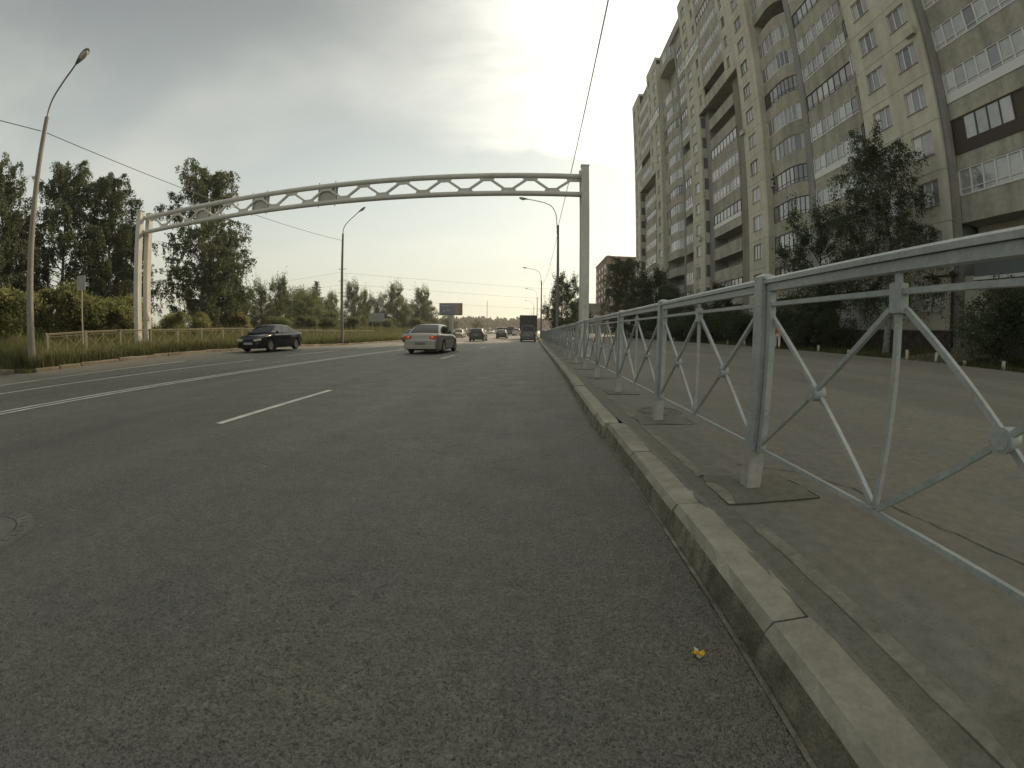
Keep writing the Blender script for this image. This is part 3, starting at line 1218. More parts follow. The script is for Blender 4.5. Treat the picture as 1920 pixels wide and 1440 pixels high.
# ------------------------------------------------------------------ signs
MT['sign_back'] = pm('sign_back_zinc', (0.30, 0.30, 0.29), 0.5, 0.5, noise=[(3, .1)])
MT['sign_post'] = pm('sign_post', (0.36, 0.34, 0.29), 0.5, 0.4)
t = thing('road_sign', 'narrow grey sign seen from behind on a thin post, before the bushes', 'sign', (-21.4, 13.65, .75))
MB().tube([(0, .04, 0), (0, .04, 3.5)], .035, 8).build('post', MT['sign_post'], t)
MB().box(-.30, .30, -.012, .012, 2.78, 3.5).build('panel', MT['sign_back'], t, rot=(0, 0, R(8)))
t = thing('road_sign', 'grey boards and round sign seen from behind on two posts, before the trees', 'sign', (-23.4, 60, 1.05))
for x in (-.62, .72):
    MB().tube([(x, .05, 0), (x, .05, 3.2 if x < 0 else 6.2)], .04, 8).build('post', MT['sign_post'], t)
for x in (-.62, .68):
    MB().box(x - .6, x + .6, -.02, .02, 1.75, 3.0).build('panel', MT['sign_back'], t)
m = MB()
m.lathe([(0, -.015), (.58, -.015), (.58, .015), (0, .015)], 20, 1, (.72, 0, 4.75))
m.build('round_panel', MT['sign_back'], t)
t = thing('billboard', 'wide billboard with a blue and brown poster on a thick grey leg', 'billboard', (-22.3, 112, .9), R(4))
MT['bb_frame'] = pm('billboard_frame', (0.06, 0.055, 0.06), 0.6)
MT['bb_blue'] = pm('poster_blue', (0.13, 0.145, 0.23), 0.6, noise=[(.9, .2)])
MT['bb_green'] = pm('poster_olive', (0.17, 0.17, 0.13), 0.6, noise=[(1.2, .3)])
MT['bb_red'] = pm('poster_red', (0.24, 0.10, 0.06), 0.6)
MT['bb_pale'] = pm('poster_pale', (0.42, 0.42, 0.48), 0.6)
MB().box(-.55, .55, -.1, .6, 0, 5.0).build('leg', MT['sign_back'], t)
MB().box(-3.15, 3.15, -.1, .25, 5.0, 8.3).build('frame', MT['bb_frame'], t)
ps = MB()
ps.box(-2.95, .7, -.12, -.102, 5.2, 8.1)
ps.cur = 1
ps.box(.702, 2.35, -.12, -.102, 5.2, 8.1)
ps.cur = 2
ps.box(2.352, 2.95, -.12, -.102, 5.2, 8.1)
ps.cur = 3
for (x, z, w, h) in ((-1.75, 6.15, .5, .3), (-1.0, 6.4, .13, .7), (-.72, 6.3, .13, .5), (-.3, 6.3, .4, .14), (-1.6, 7.6, 2.1, .12), (1.5, 6.6, .12, 1.0)):
    ps.box(x - w / 2, x + w / 2, -.128, -.1205, z - h / 2, z + h / 2)
ps.build('poster', [MT['bb_blue'], MT['bb_green'], MT['bb_red'], MT['bb_pale']], t)
for x, y, hh, lab in ((-15.5, 140, 12, 'thin dark mast standing right of the billboard above the far forest'),):
    o = MB().tube([(x, y, .8), (x, y, hh)], [.12, .07], 8).build('mast', MT['pylon'])
    tag(o, lab, 'mast')

# ------------------------------------------------------------------ the apartment block
MT['beige'] = pm('facade_beige', (0.515, 0.488, 0.405), 0.85, 0.25, noise=[(.35, .09), (2.2, .08), (14, .07)], bump=[(30, .004)], rnd=.035, streak=(1.6, .13))
MT['concrete'] = pm('balcony_concrete', (0.375, 0.355, 0.298), 0.88, 0.25, noise=[(.5, .12), (3, .12), (20, .1)], bump=[(30, .004)], rnd=.07, streak=(1.4, .22))
MT['grey_wall'] = pm('loggia_grey', (0.27, 0.27, 0.255), 0.88, 0.25, noise=[(.6, .1), (5, .1)], streak=(1.2, .18))
MT['loggia_wall'] = pm('loggia_painted_wall', (0.42, 0.41, 0.38), 0.85, 0.25, noise=[(.6, .1), (5, .08)])
MT['dark_wall'] = pm('fin_concrete', (0.25, 0.228, 0.185), 0.88, 0.25, noise=[(.6, .12), (5, .1)], streak=(1.2, .2))
MT['grey_panel'] = pm('painted_grey_panel', (0.125, 0.128, 0.13), 0.8, 0.3, noise=[(1, .08)])
MT['joint'] = pm('joint_dark', (0.075, 0.066, 0.05), 0.95, 0.1)
MT['plinth'] = pm('plinth_rough_stone', (0.085, 0.073, 0.060), 0.9, 0.3, noise=[(3, .25), (12, .3)], bump=[(9, .05), (40, .01)])
MT['frame_white'] = pm('window_frame_white', (0.64, 0.64, 0.62), 0.4, 0.5, rnd=.05)
MT['frame_dark'] = pm('window_frame_dark', (0.055, 0.046, 0.038), 0.5, 0.4, rnd=.2)
MT['frame_old'] = pm('window_frame_old', (0.28, 0.255, 0.215), 0.6, 0.3, rnd=.15)
MT['glass_a'] = pm('glass_curtain_sky', (0.40, 0.41, 0.395), 0.07, 0.55, rnd=.25, noise=[(2.3, .12)])  # pale base colour stands for curtains and for reflected sky painted in
MT['glass_b'] = pm('glass_dim', (0.20, 0.205, 0.20), 0.05, 0.6, rnd=.3, noise=[(1.7, .2)])  # base colour also lightened to carry some reflected sky
MT['glass_c'] = pm('glass_dark', (0.05, 0.05, 0.05), 0.04, 0.65, rnd=.3)
MT['tin'] = pm('sill_tin', (0.42, 0.40, 0.36), 0.5, 0.5, rnd=.1)
MT['roof'] = pm('roof_felt', (0.05, 0.05, 0.05), 0.9, 0.2)
MT['canopy'] = pm('canopy_grey_green', (0.098, 0.112, 0.108), 0.6, 0.4, noise=[(1.2, .1)])
MT['white_strip'] = pm('canopy_white_edge', (0.50, 0.51, 0.50), 0.5, 0.4)
MT['ac'] = pm('ac_casing', (0.42, 0.40, 0.34), 0.5, 0.4, noise=[(3, .1)])
MT['rust'] = pm('rusty_iron', (0.065, 0.045, 0.032), 0.8, 0.3, noise=[(8, .3)])
MT['brown_sheet'] = pm('brown_sheeting', (0.062, 0.043, 0.032), 0.6, 0.4, rnd=.2)
for _g in ('glass_a', 'glass_b', 'glass_c'):
    MT[_g].node_tree.nodes['Principled BSDF'].inputs['IOR'].default_value = 2.1
GLS = [MT['glass_a'], MT['glass_b'], MT['glass_c']]

blk = thing('apartment_building', 'tall beige panel apartment block with stacked glazed balconies on the right', 'apartment block')
ra = random.Random(77)
Z0, FL, NF = 2.16, 2.9, 17
ZR = 53.0
zk = lambda k: Z0 + FL * k
XW = 22.0

# core behind the panels (what shows in the joints) and the roof
core = MB()
core.box(24.62, 36, 2.0, 89.3, .4, 52.4)
core.box(22.19, 24.62, 16.95, 22.70, 2.1, 52.4)
core.box(22.19, 24.62, 36.62, 40.15, 2.1, 52.4)
core.box(22.19, 24.62, 40.15, 43.0, 31.7, 52.4)
core.box(22.19, 24.62, 52.2, 55.85, 2.1, 52.4)
core.box(22.19, 24.62, 49.95, 52.2, 31.7, 52.4)
core.box(22.19, 24.62, 70.0, 73.5, 2.1, 52.4)
core.box(22.19, 24.62, 73.5, 76.4, 31.7, 52.4)
core.box(22.19, 24.62, 85.6, 89.3, 2.1, 52.4)
core.box(22.19, 24.62, 83.2, 85.6, 31.7, 52.4)
core.build('wall', MT['joint'], blk)
m = MB()
m.box(24.5, 36.1, 1.9, 89.4, 52.4, 53.0)
for a, b in ((16.82, 22.83), (36.47, 43.1), (49.8, 56.0), (69.87, 76.6), (83.1, 89.5)):
    m.box(22.02, 24.5, a, b, 52.4, 52.98)
m.build('roof', MT['beige'], blk)
# plinth of dark rough stone
m = MB()
for a, b, x0 in ((16.85, 22.8, 22.06), (22.8, 36.5, 23.5), (36.5, 40.25, 22.06), (40.25, 52.1, 22.7), (52.1, 55.9, 22.06), (55.9, 69.9, 23.5), (69.9, 73.5, 22.06), (73.5, 85.5, 22.7), (85.5, 89.4, 22.06), (2.0, 16.85, 22.75)):
    m.box(x0, 24.6, a + .003, b - .003, .3, 2.155)
m.build('plinth', MT['plinth'], blk)
m = MB().box(22.03, 22.2, 17.98, 18.71, 1.17, 1.63).build('vent_opening', MT['joint'], blk)
for a, b, x0 in ((16.84, 22.81, 21.98), (36.49, 40.26, 21.98), (52.1, 55.9, 21.98), (69.9, 73.5, 21.98)):
    m = MB().box(x0, 22.3, a, b, 2.10, 2.165)
    m.build('plinth_ledge', MT['concrete'], blk)


def facade_panel(y0, y1, wins, zh=FL, gap=.028, x=0.0, th=.2):
    """One storey-high panel with window holes; local z from the joint, x outwards negative."""
    m = MB()
    ys = sorted(wins)
    cur = y0 + gap / 2
    zb, zt = gap / 2, zh - gap / 2
    for (a, b, s0, s1) in ys:
        m.box(x, x + th, cur, a, zb, zt)
        m.box(x, x + th, a, b, zb, s0)
        m.box(x, x + th, a, b, s1, zt)
        cur = b
    m.box(x, x + th, cur, y1 - gap / 2, zb, zt)
    return m


WTYPE = {}


def win_type(name, w, h, lites, fmat):
    """Frame, sill and pane meshes; origin bottom centre of the opening, y along the wall, facing -x."""
    fr = MB()
    f, d = .055, .07
    xx = .10
    fr.box(xx, xx + d, -w / 2, w / 2, 0, f)
    fr.box(xx, xx + d, -w / 2, w / 2, h - f, h)
    fr.box(xx, xx + d, -w / 2, -w / 2 + f, f, h - f)
    fr.box(xx, xx + d, w / 2 - f, w / 2, f, h - f)
    tot = sum(lites)
    edges = [-w / 2 + f]
    for l_ in lites:
        edges.append(edges[-1] + (w - 2 * f) * l_ / tot)
    for e in edges[1:-1]:
        fr.box(xx - .006, xx + d - .01, e - .045, e + .045, f, h - f)
    panes = []
    for a, b in zip(edges, edges[1:]):
        p = MB()
        p.quad((xx + .03, a + .03, f * .9), (xx + .03, b - .03, f * .9), (xx + .03, b - .03, h - f * .9), (xx + .03, a + .03, h - f * .9))
        panes.append(p.mesh('pane', GLS[0]))
    allp = MB()
    for i, (a, b) in enumerate(zip(edges, edges[1:])):
        allp.quad((xx + .03, a + .03, f * .9), (xx + .03, b - .03, f * .9), (xx + .03, b - .03, h - f * .9), (xx + .03, a + .03, h - f * .9))
    sill = MB()
    sill.prism([(-.075, -.03), (-.075, -.015), (.12, .01), (.12, -.03)], 1, -w / 2 - .04, w / 2 + .04)
    WTYPE[name] = dict(frame=fr.mesh('window', fmat), panes=panes, all=allp.mesh('pane', GLS[0]), sill=sill.mesh('sill', MT['tin']))


win_type('tri', 1.60, 1.45, (1, 1.25, 1), MT['frame_white'])
win_type('duo', 1.60, 1.45, (1.5, 1), MT['frame_white'])
win_type('old', 1.60, 1.45, (1, 1.2, 1), MT['frame_old'])
win_type('slim', .85, 1.45, (1.4, 1), MT['frame_old'])


def rglass(p=(.5, .35, .15)):
    r = ra.random()
    return GLS[0] if r < p[0] else (GLS[1] if r < p[0] + p[1] else GLS[2])


def window(x, y, z, typ, single=False, p=(.5, .35, .15)):
    W = WTYPE[typ]
    w = put('window', W['frame'], blk, (x, y, z))
    if single:
        for pn in W['panes']:
            put('pane', pn, w, (0, 0, 0), mat=rglass(p))
    else:
        put('pane', W['all'], w, (0, 0, 0), mat=rglass(p))
    put('sill', W['sill'], w, (0, 0, 0))
    return w


def wall_zone(x, y0, y1, ks, wins, single_to=-1, types=('tri',), p=(.5, .35, .15)):
    holes = [(c - w / 2, c + w / 2, 1.0, 2.45) for c, w, _ in wins]
    me = facade_panel(y0, y1, holes).mesh('wall_panel', MT['beige'])
    for k in ks:
        put('wall_panel', me, blk, (x, 0, zk(k)))
        for c, w, ty in wins:
            tt = ty or types[ra.randrange(len(types))]
            window(x, c, zk(k) + 1.0, tt, single=k <= single_to, p=p)


K = range(NF)
UP = range(10, NF)
LO = range(0, 10)
# nearest wall
wall_zone(XW, 16.80, 22.85, K, [(18.22, 1.6, None), (21.14, 1.6, None)], single_to=7, types=('tri', 'tri', 'duo', 'tri'), p=(.45, .45, .1))
wall_zone(XW, 36.45, 40.30, LO, [(38.62, 1.6, None)], single_to=9, types=('tri', 'duo', 'old'), p=(.45, .35, .2))
wall_zone(XW, 36.45, 43.15, UP, [(38.62, 1.6, None), (41.95, .85, 'slim')], types=('duo', 'old', 'old'))
EK_UP = [k for k in UP if k != 13]
wall_zone(XW, 52.06, 56.0, LO, [(54.2, 1.55 if False else 1.6, None)], types=('tri', 'duo'), single_to=6, p=(.6, .3, .1))
wall_zone(XW, 49.80, 56.0, EK_UP, [(54.2, 1.6, None), (51.0, .85, 'slim')], types=('old', 'duo'))
wall_zone(XW, 69.85, 73.65, LO, [(71.7, 1.6, None)], types=('old', 'duo', 'old'), p=(.25, .45, .3))
wall_zone(XW, 69.85, 76.60, EK_UP, [(71.7, 1.6, None), (75.2, .85, 'slim')], types=('old', 'duo'))
wall_zone(XW, 85.46, 89.5, LO, [(87.6, 1.6, None)], types=('tri', 'duo'), p=(.5, .3, .2))
wall_zone(XW, 83.20, 89.5, [k for k in UP if k != 11], [(87.6, 1.6, None), (84.4, .85, 'slim')], types=('old', 'duo'))
# top parapet band
for a, b in ((16.8, 22.85), (36.45, 43.15), (49.8, 56.0), (69.85, 76.6), (83.2, 89.5)):
    facade_panel(a, b, [], zh=ZR - zk(NF)).build('wall_panel', MT['beige'], blk, (XW, 0, zk(NF)))


def return_zone(y, x0, x1, ks, bands=False, mat=None):
    """Panels of the wall that runs back from the facade, facing the road user."""
    m = MB().box(x0, x1, 0, .16, .014, FL - .014)
    me = m.mesh('wall_panel', mat or MT['beige'])
    if bands:
        b1 = MB().box(x0 + .02, x1, -.006, .0, .95, 2.5).mesh('grey_band', MT['grey_panel'])
    for k in ks:
        o = put('wall_panel', me, blk, (0, y, zk(k)))
        if bands:
            put('grey_band', b1, o, (0, 0, 0))


return_zone(36.45, 22.205, 24.6, K)
return_zone(52.06, 22.205, 24.0, LO, bands=True)
return_zone(69.85, 22.205, 24.6, K)
return_zone(85.46, 22.205, 23.6, LO, bands=True)
return_zone(16.80, 22.205, 24.6, K, mat=MT['grey_wall'])
# corner pilasters and fins
m = MB().box(22.28, 22.66, 16.50, 16.79, .5, 52.4)
m.build('pilaster', MT['grey_wall'], blk)
for (a, b, x0, mt) in ((30.85, 31.68, 23.34, 'grey_wall'), (62.55, 63.25, 23.34, 'grey_wall')):
    MB().box(x0, 24.6, a, b, 1.0, 52.9).build('fin', MT[mt], blk)
for (a, b) in ((40.32, 43.15), (73.68, 76.5)):
    MB().box(22.75, 24.6, a, b, 1.0, 31.2).build('fin', MT['dark_wall'], blk)
for (a, b) in ((40.32, 43.13), (49.82, 52.04), (73.68, 76.58), (83.22, 85.44)):
    m = MB().box(22.01, 24.6, a, b, 31.02, 31.16)
    m.build('overhang_soffit', MT['dark_wall'], blk)


# ---- loggias -------------------------------------------------------------
def door_mesh():
    fr = MB()
    fr.box(-.02, .03, -.75, .75, .9, .96)
    fr.box(-.02, .03, -.75, .75, 2.2, 2.27)
    for yv in (-.75, -.15, .08, .72):
        fr.box(-.02, .03, yv - .035, yv + .035, .0 if yv > 0 else .9, 2.27)
    pn = MB()
    pn.quad((.01, -.7, .95), (.01, -.1, .95), (.01, -.1, 2.2), (.01, -.7, 2.2))
    pn.quad((.01, .1, .6), (.01, .7, .6), (.01, .7, 2.2), (.01, .1, 2.2))
    return fr.mesh('balcony_door', MT['frame_white']), pn.mesh('pane', GLS[1])


DOOR, DPANE = door_mesh()


def loggia_zone(x, y0, y1, ks, style, single=(), xb=24.58, rail_open=True, lites=8, para=1.38, glass=(.5, .35, .15)):
    """Rows of balconies. style(k) -> 'white' | 'dark' | 'old' | 'open' | 'brown'."""
    h = FL
    par = MB()
    ym = (y0 + y1) / 2
    t_ = .10
    par.box(x, x + t_, y0 + .02, ym - .012, .0, para)
    par.box(x, x + t_, ym + .012, y1 - .02, .0, para)
    par.box(x + .012, x + t_ - .01, ym - .012, ym + .012, 0, para - .01)
    par.box(x - .05, x + .16, y0 + .015, y1 - .015, -.13, -.002)
    par.box(x + .16, xb, y0 + .02, y1 - .02, -.12, -.02)
    me = par.mesh('balcony', MT['concrete'])
    gh = h - .13 - para
    frames = {}
    n = lites
    for st in ('white', 'dark', 'old', 'brown'):
        f = MB()
        wd = .05 if st == 'white' else .04
        mt = {'white': 'frame_white', 'dark': 'frame_dark', 'old': 'frame_old', 'brown': 'frame_dark'}[st]
        xg = x + (.0 if st == 'white' else .02)
        f.box(xg - .03, xg + .05, y0 + .05, y1 - .05, para + .002, para + .07)
        f.box(xg - .03, xg + .05, y0 + .05, y1 - .05, h - .20, h - .135)
        for i in range(n + 1):
            yy_ = y0 + .08 + (y1 - y0 - .16) * i / n
            f.box(xg - .032, xg + .052, yy_ - wd, yy_ + wd, para + .07, h - .20)
        if st in ('white',):
            f.box(xg - .012, xg + .03, y0 + .08, y1 - .08, para + .32, para + .37)
        if st == 'dark':
            f.box(xg - .012, xg + .03, y0 + .08, y1 - .08, para + .24, para + .28)
        frames[st] = f.mesh('glazing_frame', MT[mt])
    pane_m = []
    for i in range(n):
        a = y0 + .08 + (y1 - y0 - .16) * i / n
        b = y0 + .08 + (y1 - y0 - .16) * (i + 1) / n
        p = MB()
        p.quad((x + .03, a, para + .05), (x + .03, b, para + .05), (x + .03, b, h - .18), (x + .03, a, h - .18))
        pane_m.append(p.mesh('pane', GLS[0]))
    rail = MB()
    rail.box(x + .03, x + .06, y0 + .03, y1 - .03, para + .12, para + .155)
    for i in range(7):
        yy_ = y0 + .1 + (y1 - y0 - .2) * i / 6
        rail.box(x + .03, x + .06, yy_ - .012, yy_ + .012, para, para + .12)
    railm = rail.mesh('handrail', MT['lamp_arm'])
    sheet_b = MB().box(x - .045, x - .033, y0 + .05, y1 - .05, para - .62, para + .06).mesh('brown_sheet', MT['brown_sheet'])
    sheet_w = MB().box(x - .045, x - .006, y0 + .05, y1 - .05, para - .45, para + .03).mesh('white_cladding', MT['frame_white'])
    for k in ks:
        z = zk(k)
        b = put('balcony', me, blk, (0, 0, z))
        st = style(k)
        clad = st.endswith('+')
        st = st.rstrip('+')
        if st == 'open':
            put('handrail', railm, b, (0, 0, 0))
            for yc in (y0 + (y1 - y0) * .3, y0 + (y1 - y0) * .75):
                d = put('balcony_door', DOOR, blk, (xb - .06, yc, z))
                put('pane', DPANE, d, (0, 0, 0), mat=rglass((.2, .4, .4)))
            continue
        put('glazing_frame', frames[st], b, (0, 0, 0))
        if clad:
            put('white_cladding' if st != 'brown' else 'brown_sheet', sheet_w if st != 'brown' else sheet_b, b, (0, 0, 0))
        if k in single:
            for i, pm_ in enumerate(pane_m):
                if st == 'brown' and i in (2, 3, n - 1):
                    put('pane', pm_, b, (0, 0, 0), mat=MT['brown_sheet'])
                    continue
                put('pane', pm_, b, (0, 0, 0), mat=rglass(glass))
        else:
            pp = MB()
            for i in range(n):
                aa = y0 + .08 + (y1 - y0 - .16) * i / n
                bb = y0 + .08 + (y1 - y0 - .16) * (i + 1) / n
                pp.cur = 0 if ra.random() < glass[0] else (1 if ra.random() < .7 else 2)
                pp.quad((x + .03, aa, para + .05), (x + .03, bb, para + .05), (x + .03, bb, h - .18), (x + .03, aa, h - .18))
            put('panes', pp.mesh('panes', GLS), b, (0, 0, 0))


seqR = {2: 'white', 3: 'brown+', 4: 'white+', 5: 'white', 6: 'white', 7: 'old'}
loggia_zone(22.67, 9.3, 16.50, range(2, NF), lambda k: seqR.get(k, 'white'), single=(2, 3, 4, 5, 6), lites=9, para=1.33, glass=(.72, .24, .04))
loggia_zone(22.67, 2.0, 9.28, range(2, NF), lambda k: ('white', 'dark', 'old')[k % 3], lites=9, para=1.33)
seqL = {1: 'white', 2: 'open', 3: 'white', 4: 'white+', 5: 'white', 6: 'dark', 7: 'white', 8: 'white', 9: 'dark', 10: 'white'}
loggia_zone(23.4, 24.55, 30.83, range(1, NF), lambda k: seqL.get(k, ('white', 'old', 'white', 'dark')[k % 4]), single=(3, 4, 5, 6, 7, 8), lites=8, para=1.33, glass=(.6, .33, .07))
seqD = {1: 'dark', 2: 'open', 3: 'open', 4: 'dark+', 5: 'white', 6: 'white', 7: 'dark', 8: 'open', 9: 'open'}
loggia_zone(22.72, 43.17, 50.62, range(1, 10), lambda k: seqD[k], single=(1, 4, 5, 6), lites=8, glass=(.85, .12, .03))
loggia_zone(22.04, 43.17, 49.78, UP, lambda k: ('white', 'white', 'dark', 'white', 'open', 'white')[k % 6], lites=8, glass=(.7, .2, .1))
MB().box(22.75, 24.6, 50.66, 52.0, 1.0, 31.0).build('fin', MT['grey_wall'], blk)
seqF = {3: 'open', 5: 'open', 9: 'open'}
loggia_zone(23.4, 56.05, 62.53, range(1, NF), lambda k: seqF.get(k, ('white', 'old', 'white+', 'dark')[k % 4]), lites=7)
loggia_zone(22.72, 76.55, 84.0, range(1, 10), lambda k: ('white', 'white', 'dark', 'white', 'white+')[k % 5] if k not in (9,) else 'open', lites=8, glass=(.85, .1, .05))
loggia_zone(22.04, 76.62, 83.18, UP, lambda k: ('white', 'open', 'white', 'old', 'white')[k % 5], lites=8, glass=(.7, .2, .1))
loggia_zone(22.03, 49.82, 55.98, (13,), lambda k: 'white+', lites=6, glass=(.6, .3, .1))
loggia_zone(22.03, 69.87, 76.58, (13,), lambda k: 'white+', lites=6, glass=(.6, .3, .1))
loggia_zone(22.03, 83.22, 89.48, (11,), lambda k: 'white', lites=6, glass=(.6, .3, .1))


# ---- balconies with a rounded corner ------------------------------------
def ribbon(m, poly, z0, z1, th):
    P = [Vector((p[0], p[1], 0)) for p in poly]
    nr = []
    for i in range(len(P)):
        d = (P[min(i + 1, len(P) - 1)] - P[max(i - 1, 0)]).normalized()
        nr.append(Vector((d.y, -d.x, 0)))
    if nr[0].x < 0:
        nr = [-q for q in nr]
    O = P
    I = [p + q * th for p, q in zip(P, nr)]
    vs, fs = [], []
    for o_, i_ in zip(O, I):
        vs += [(o_.x, o_.y, z0), (o_.x, o_.y, z1), (i_.x, i_.y, z1), (i_.x, i_.y, z0)]
    for j in range(len(P) - 1):
        for c in range(4):
            fs.append((j * 4 + c, j * 4 + (c + 1) % 4, j * 4 + 4 + (c + 1) % 4, j * 4 + 4 + c))
    e = (len(P) - 1) * 4
    fs += [(3, 2, 1, 0), (e, e + 1, e + 2, e + 3)]
    m._add(vs, fs)


def rounded_zone(poly, ks, style, nsingle=()):
    para = 1.18
    m = MB()
    ribbon(m, poly, 0, para, .10)
    m2poly = [(p[0] - .04, p[1]) for p in poly]
    ribbon(m, m2poly, -.14, -.003, .2)
    ctr = (24.58, sum(p[1] for p in poly) / len(poly))
    n = len(poly)
    vs = [(p[0] + .05, p[1], -.12) for p in poly] + [(24.58, poly[-1][1], -.12), (24.58, poly[0][1], -.12)]
    m._add(vs, [tuple(range(len(vs)))])
    m._add([(a, b, -.03) for a, b, c in vs], [tuple(range(len(vs)))])
    me = m.mesh('balcony', MT['concrete'])
    fm = {}
    for st, mt in (('white', 'frame_white'), ('dark', 'frame_dark'), ('old', 'frame_old')):
        f = MB()
        ribbon(f, poly, para + .002, para + .06, .05)
        ribbon(f, poly, FL - .21, FL - .145, .05)
        pts = []
        for a, b in zip(poly, poly[1:]):
            k_ = max(1, round(math.hypot(a[0] - b[0], a[1] - b[1]) / .72))
            pts += [(a[0] + (b[0] - a[0]) * i / k_, a[1] + (b[1] - a[1]) * i / k_) for i in range(k_)]
        pts.append(poly[-1])
        for p in pts:
            f.cbox((p[0] + .025, p[1], (para + .06 + FL - .21) / 2), (.055, .075, FL - .27 - para))
        if st == 'dark':
            ribbon(f, [(p[0] - .004, p[1]) for p in poly], para + .30, para + .34, .05)
        fm[st] = f.mesh('glazing_frame', MT[mt])
    pl = []
    for a, b in zip(pts, pts[1:]):
        p = MB()
        p.quad((a[0] + .03, a[1], para + .03), (b[0] + .03, b[1], para + .03), (b[0] + .03, b[1], FL - .18), (a[0] + .03, a[1], FL - .18))
        pl.append(p)
    pmesh = [p.mesh('pane', GLS[0]) for p in pl]
    for k in ks:
        b = put('balcony', me, blk, (0, 0, zk(k)))
        st = style(k)
        if st == 'open':
            d = put('balcony_door', DOOR, blk, (24.5, ctr[1], zk(k)))
            put('pane', DPANE, d, (0, 0, 0), mat=rglass((.2, .4, .4)))
            continue
        put('glazing_frame', fm[st], b, (0, 0, 0))
        if k in nsingle:
            for q in pmesh:
                put('pane', q, b, (0, 0, 0), mat=rglass((.35, .4, .25) if st != 'dark' else (.18, .42, .4)))
        else:
            pp = MB()
            for p in pl:
                pp.cur = 0 if ra.random() < .45 else (1 if ra.random() < .6 else 2)
                pp._add(p.v, p.f)
            put('panes', pp.mesh('panes', GLS), b, (0, 0, 0))


PC = [(22.66, 36.42), (22.62, 34.0), (22.64, 33.4), (22.72, 32.9), (22.88, 32.45), (23.12, 32.05), (23.36, 31.72)]
seqC = {1: 'dark', 2: 'dark', 3: 'dark', 4: 'dark', 5: 'old', 6: 'white', 7: 'dark', 8: 'white', 9: 'white', 10: 'open', 11: 'white'}
rounded_zone(PC, range(1, NF), lambda k: seqC.get(k, 'white'), nsingle=(1, 2, 3, 4, 5, 6, 7, 8))
PG = [(22.70, 69.82), (22.66, 66.4), (22.68, 65.5), (22.78, 64.7), (22.96, 64.1), (23.18, 63.6), (23.36, 63.3)]
rounded_zone(PG, [k for k in range(1, NF) if k not in (14, 15)], lambda k: {1: 'dark', 2: 'open', 3: 'open'}.get(k, ('white', 'white', 'old', 'dark')[k % 4]))
PA = [(22.74, 22.88), (22.70, 23.3), (22.76, 23.75), (22.92, 24.1), (23.14, 24.38), (23.36, 24.52)]
rounded_zone(PA, range(1, NF), lambda k: ('white', 'dark', 'old')[k % 3])
m = MB()
for (a, b, x0) in ((24.55, 30.83, 24.56), (31.7, 36.44, 24.56), (43.17, 50.62, 24.56), (56.05, 62.53, 24.56), (63.27, 69.83, 24.56), (76.55, 84.0, 24.56), (2, 16.48, 24.56), (22.9, 24.5, 24.56)):
    m.box(x0, 24.64, a, b, 1.0, 52.45)
m.build('loggia_back_wall', MT['loggia_wall'], blk)
for (a, b) in ((2.0, 16.48), (22.9, 36.4), (43.2, 49.75), (56.05, 69.8), (76.62, 83.15)):
    m = MB().box(22.9, 24.6, a, b, zk(NF) - .12, 52.9)
    m.build('loggia_top_band', MT['concrete'], blk)
# small details
for z in (15.62, 16.42):
    a_ = MB().box(22.42, 23.28, 36.05, 36.40, z, z + .62)
    o = a_.build('air_conditioner', MT['ac'], blk)
    g = MB()
    g.lathe([(.0, 36.045), (.05, 36.043), (.06, 36.03), (.24, 36.03), (.25, 36.05)], 16, 1, (22.72, 0, z + .31))
    g.build('fan_grille', MT['frame_dark'], o)
for (xa, ya, za) in ((22.6, 69.45, 20.4), (21.72, 22.2, 10.95), (21.72, 39.9, 22.7), (21.72, 53.0, 13.85), (21.72, 17.0, 19.4)):
    if xa > 22:
        a_ = MB().box(xa, xa + .7, ya, ya + .35, za, za + .6)
    else:
        a_ = MB().box(xa, xa + .27, ya, ya + .75, za, za + .52)
    a_.build('air_conditioner', MT['ac'], blk)
m = MB()
m.tube([(21.93, 16.72, 2.2), (21.93, 16.70, 5.25)], .085, 8)
m.tube([(21.93, 16.3, 5.0), (21.93, 18.7, 5.06)], .05, 6)
m.cbox((21.93, 16.7, 5.05), (.22, .3, .22))
m.build('drain_pipe', MT['rust'], blk)
# shop entrance under the near balconies
m = MB().box(21.3, 24.6, 3.0, 14.9, 4.72, 6.0)
m.build('entrance_canopy', MT['canopy'], blk)
MB().box(21.05, 21.5, 3.0, 14.75, 4.50, 4.66).build('canopy_edge', MT['white_strip'], blk)
m = MB().box(22.70, 24.5, 14.95, 16.48, 2.0, 5.02).box(24.0, 24.56, 2.0, 16.4, 2.0, 7.9)
m.build('entrance_wall', MT['beige'], blk)
wf = MB()
wf.box(23.96, 24.0, 13.7, 15.3, 6.15, 6.2).box(23.96, 24.0, 13.7, 15.3, 7.2, 7.27)
for yv in (13.72, 14.25, 14.95, 15.28):
    wf.box(23.95, 24.0, yv - .03, yv + .03, 6.15, 7.27)
w_ = wf.build('window', MT['frame_white'], blk)
for a, b in ((13.75, 14.22), (14.28, 14.92), (14.98, 15.25)):
    MB().quad((23.97, a, 6.2), (23.97, b, 6.2), (23.97, b, 7.2), (23.97, a, 7.2)).build('pane', rglass(), w_)
dk = MB().box(23.9, 23.99, 9.5, 11.6, 2.0, 4.2)
dk.build('door', MT['glass_c'], blk)
for i in range(6):
    MB().box(20.3 + .3 * i, 22.7, 14.3, 15.9, .45, .75 + .24 * i).build('step', MT['kerb_dirt'], blk)
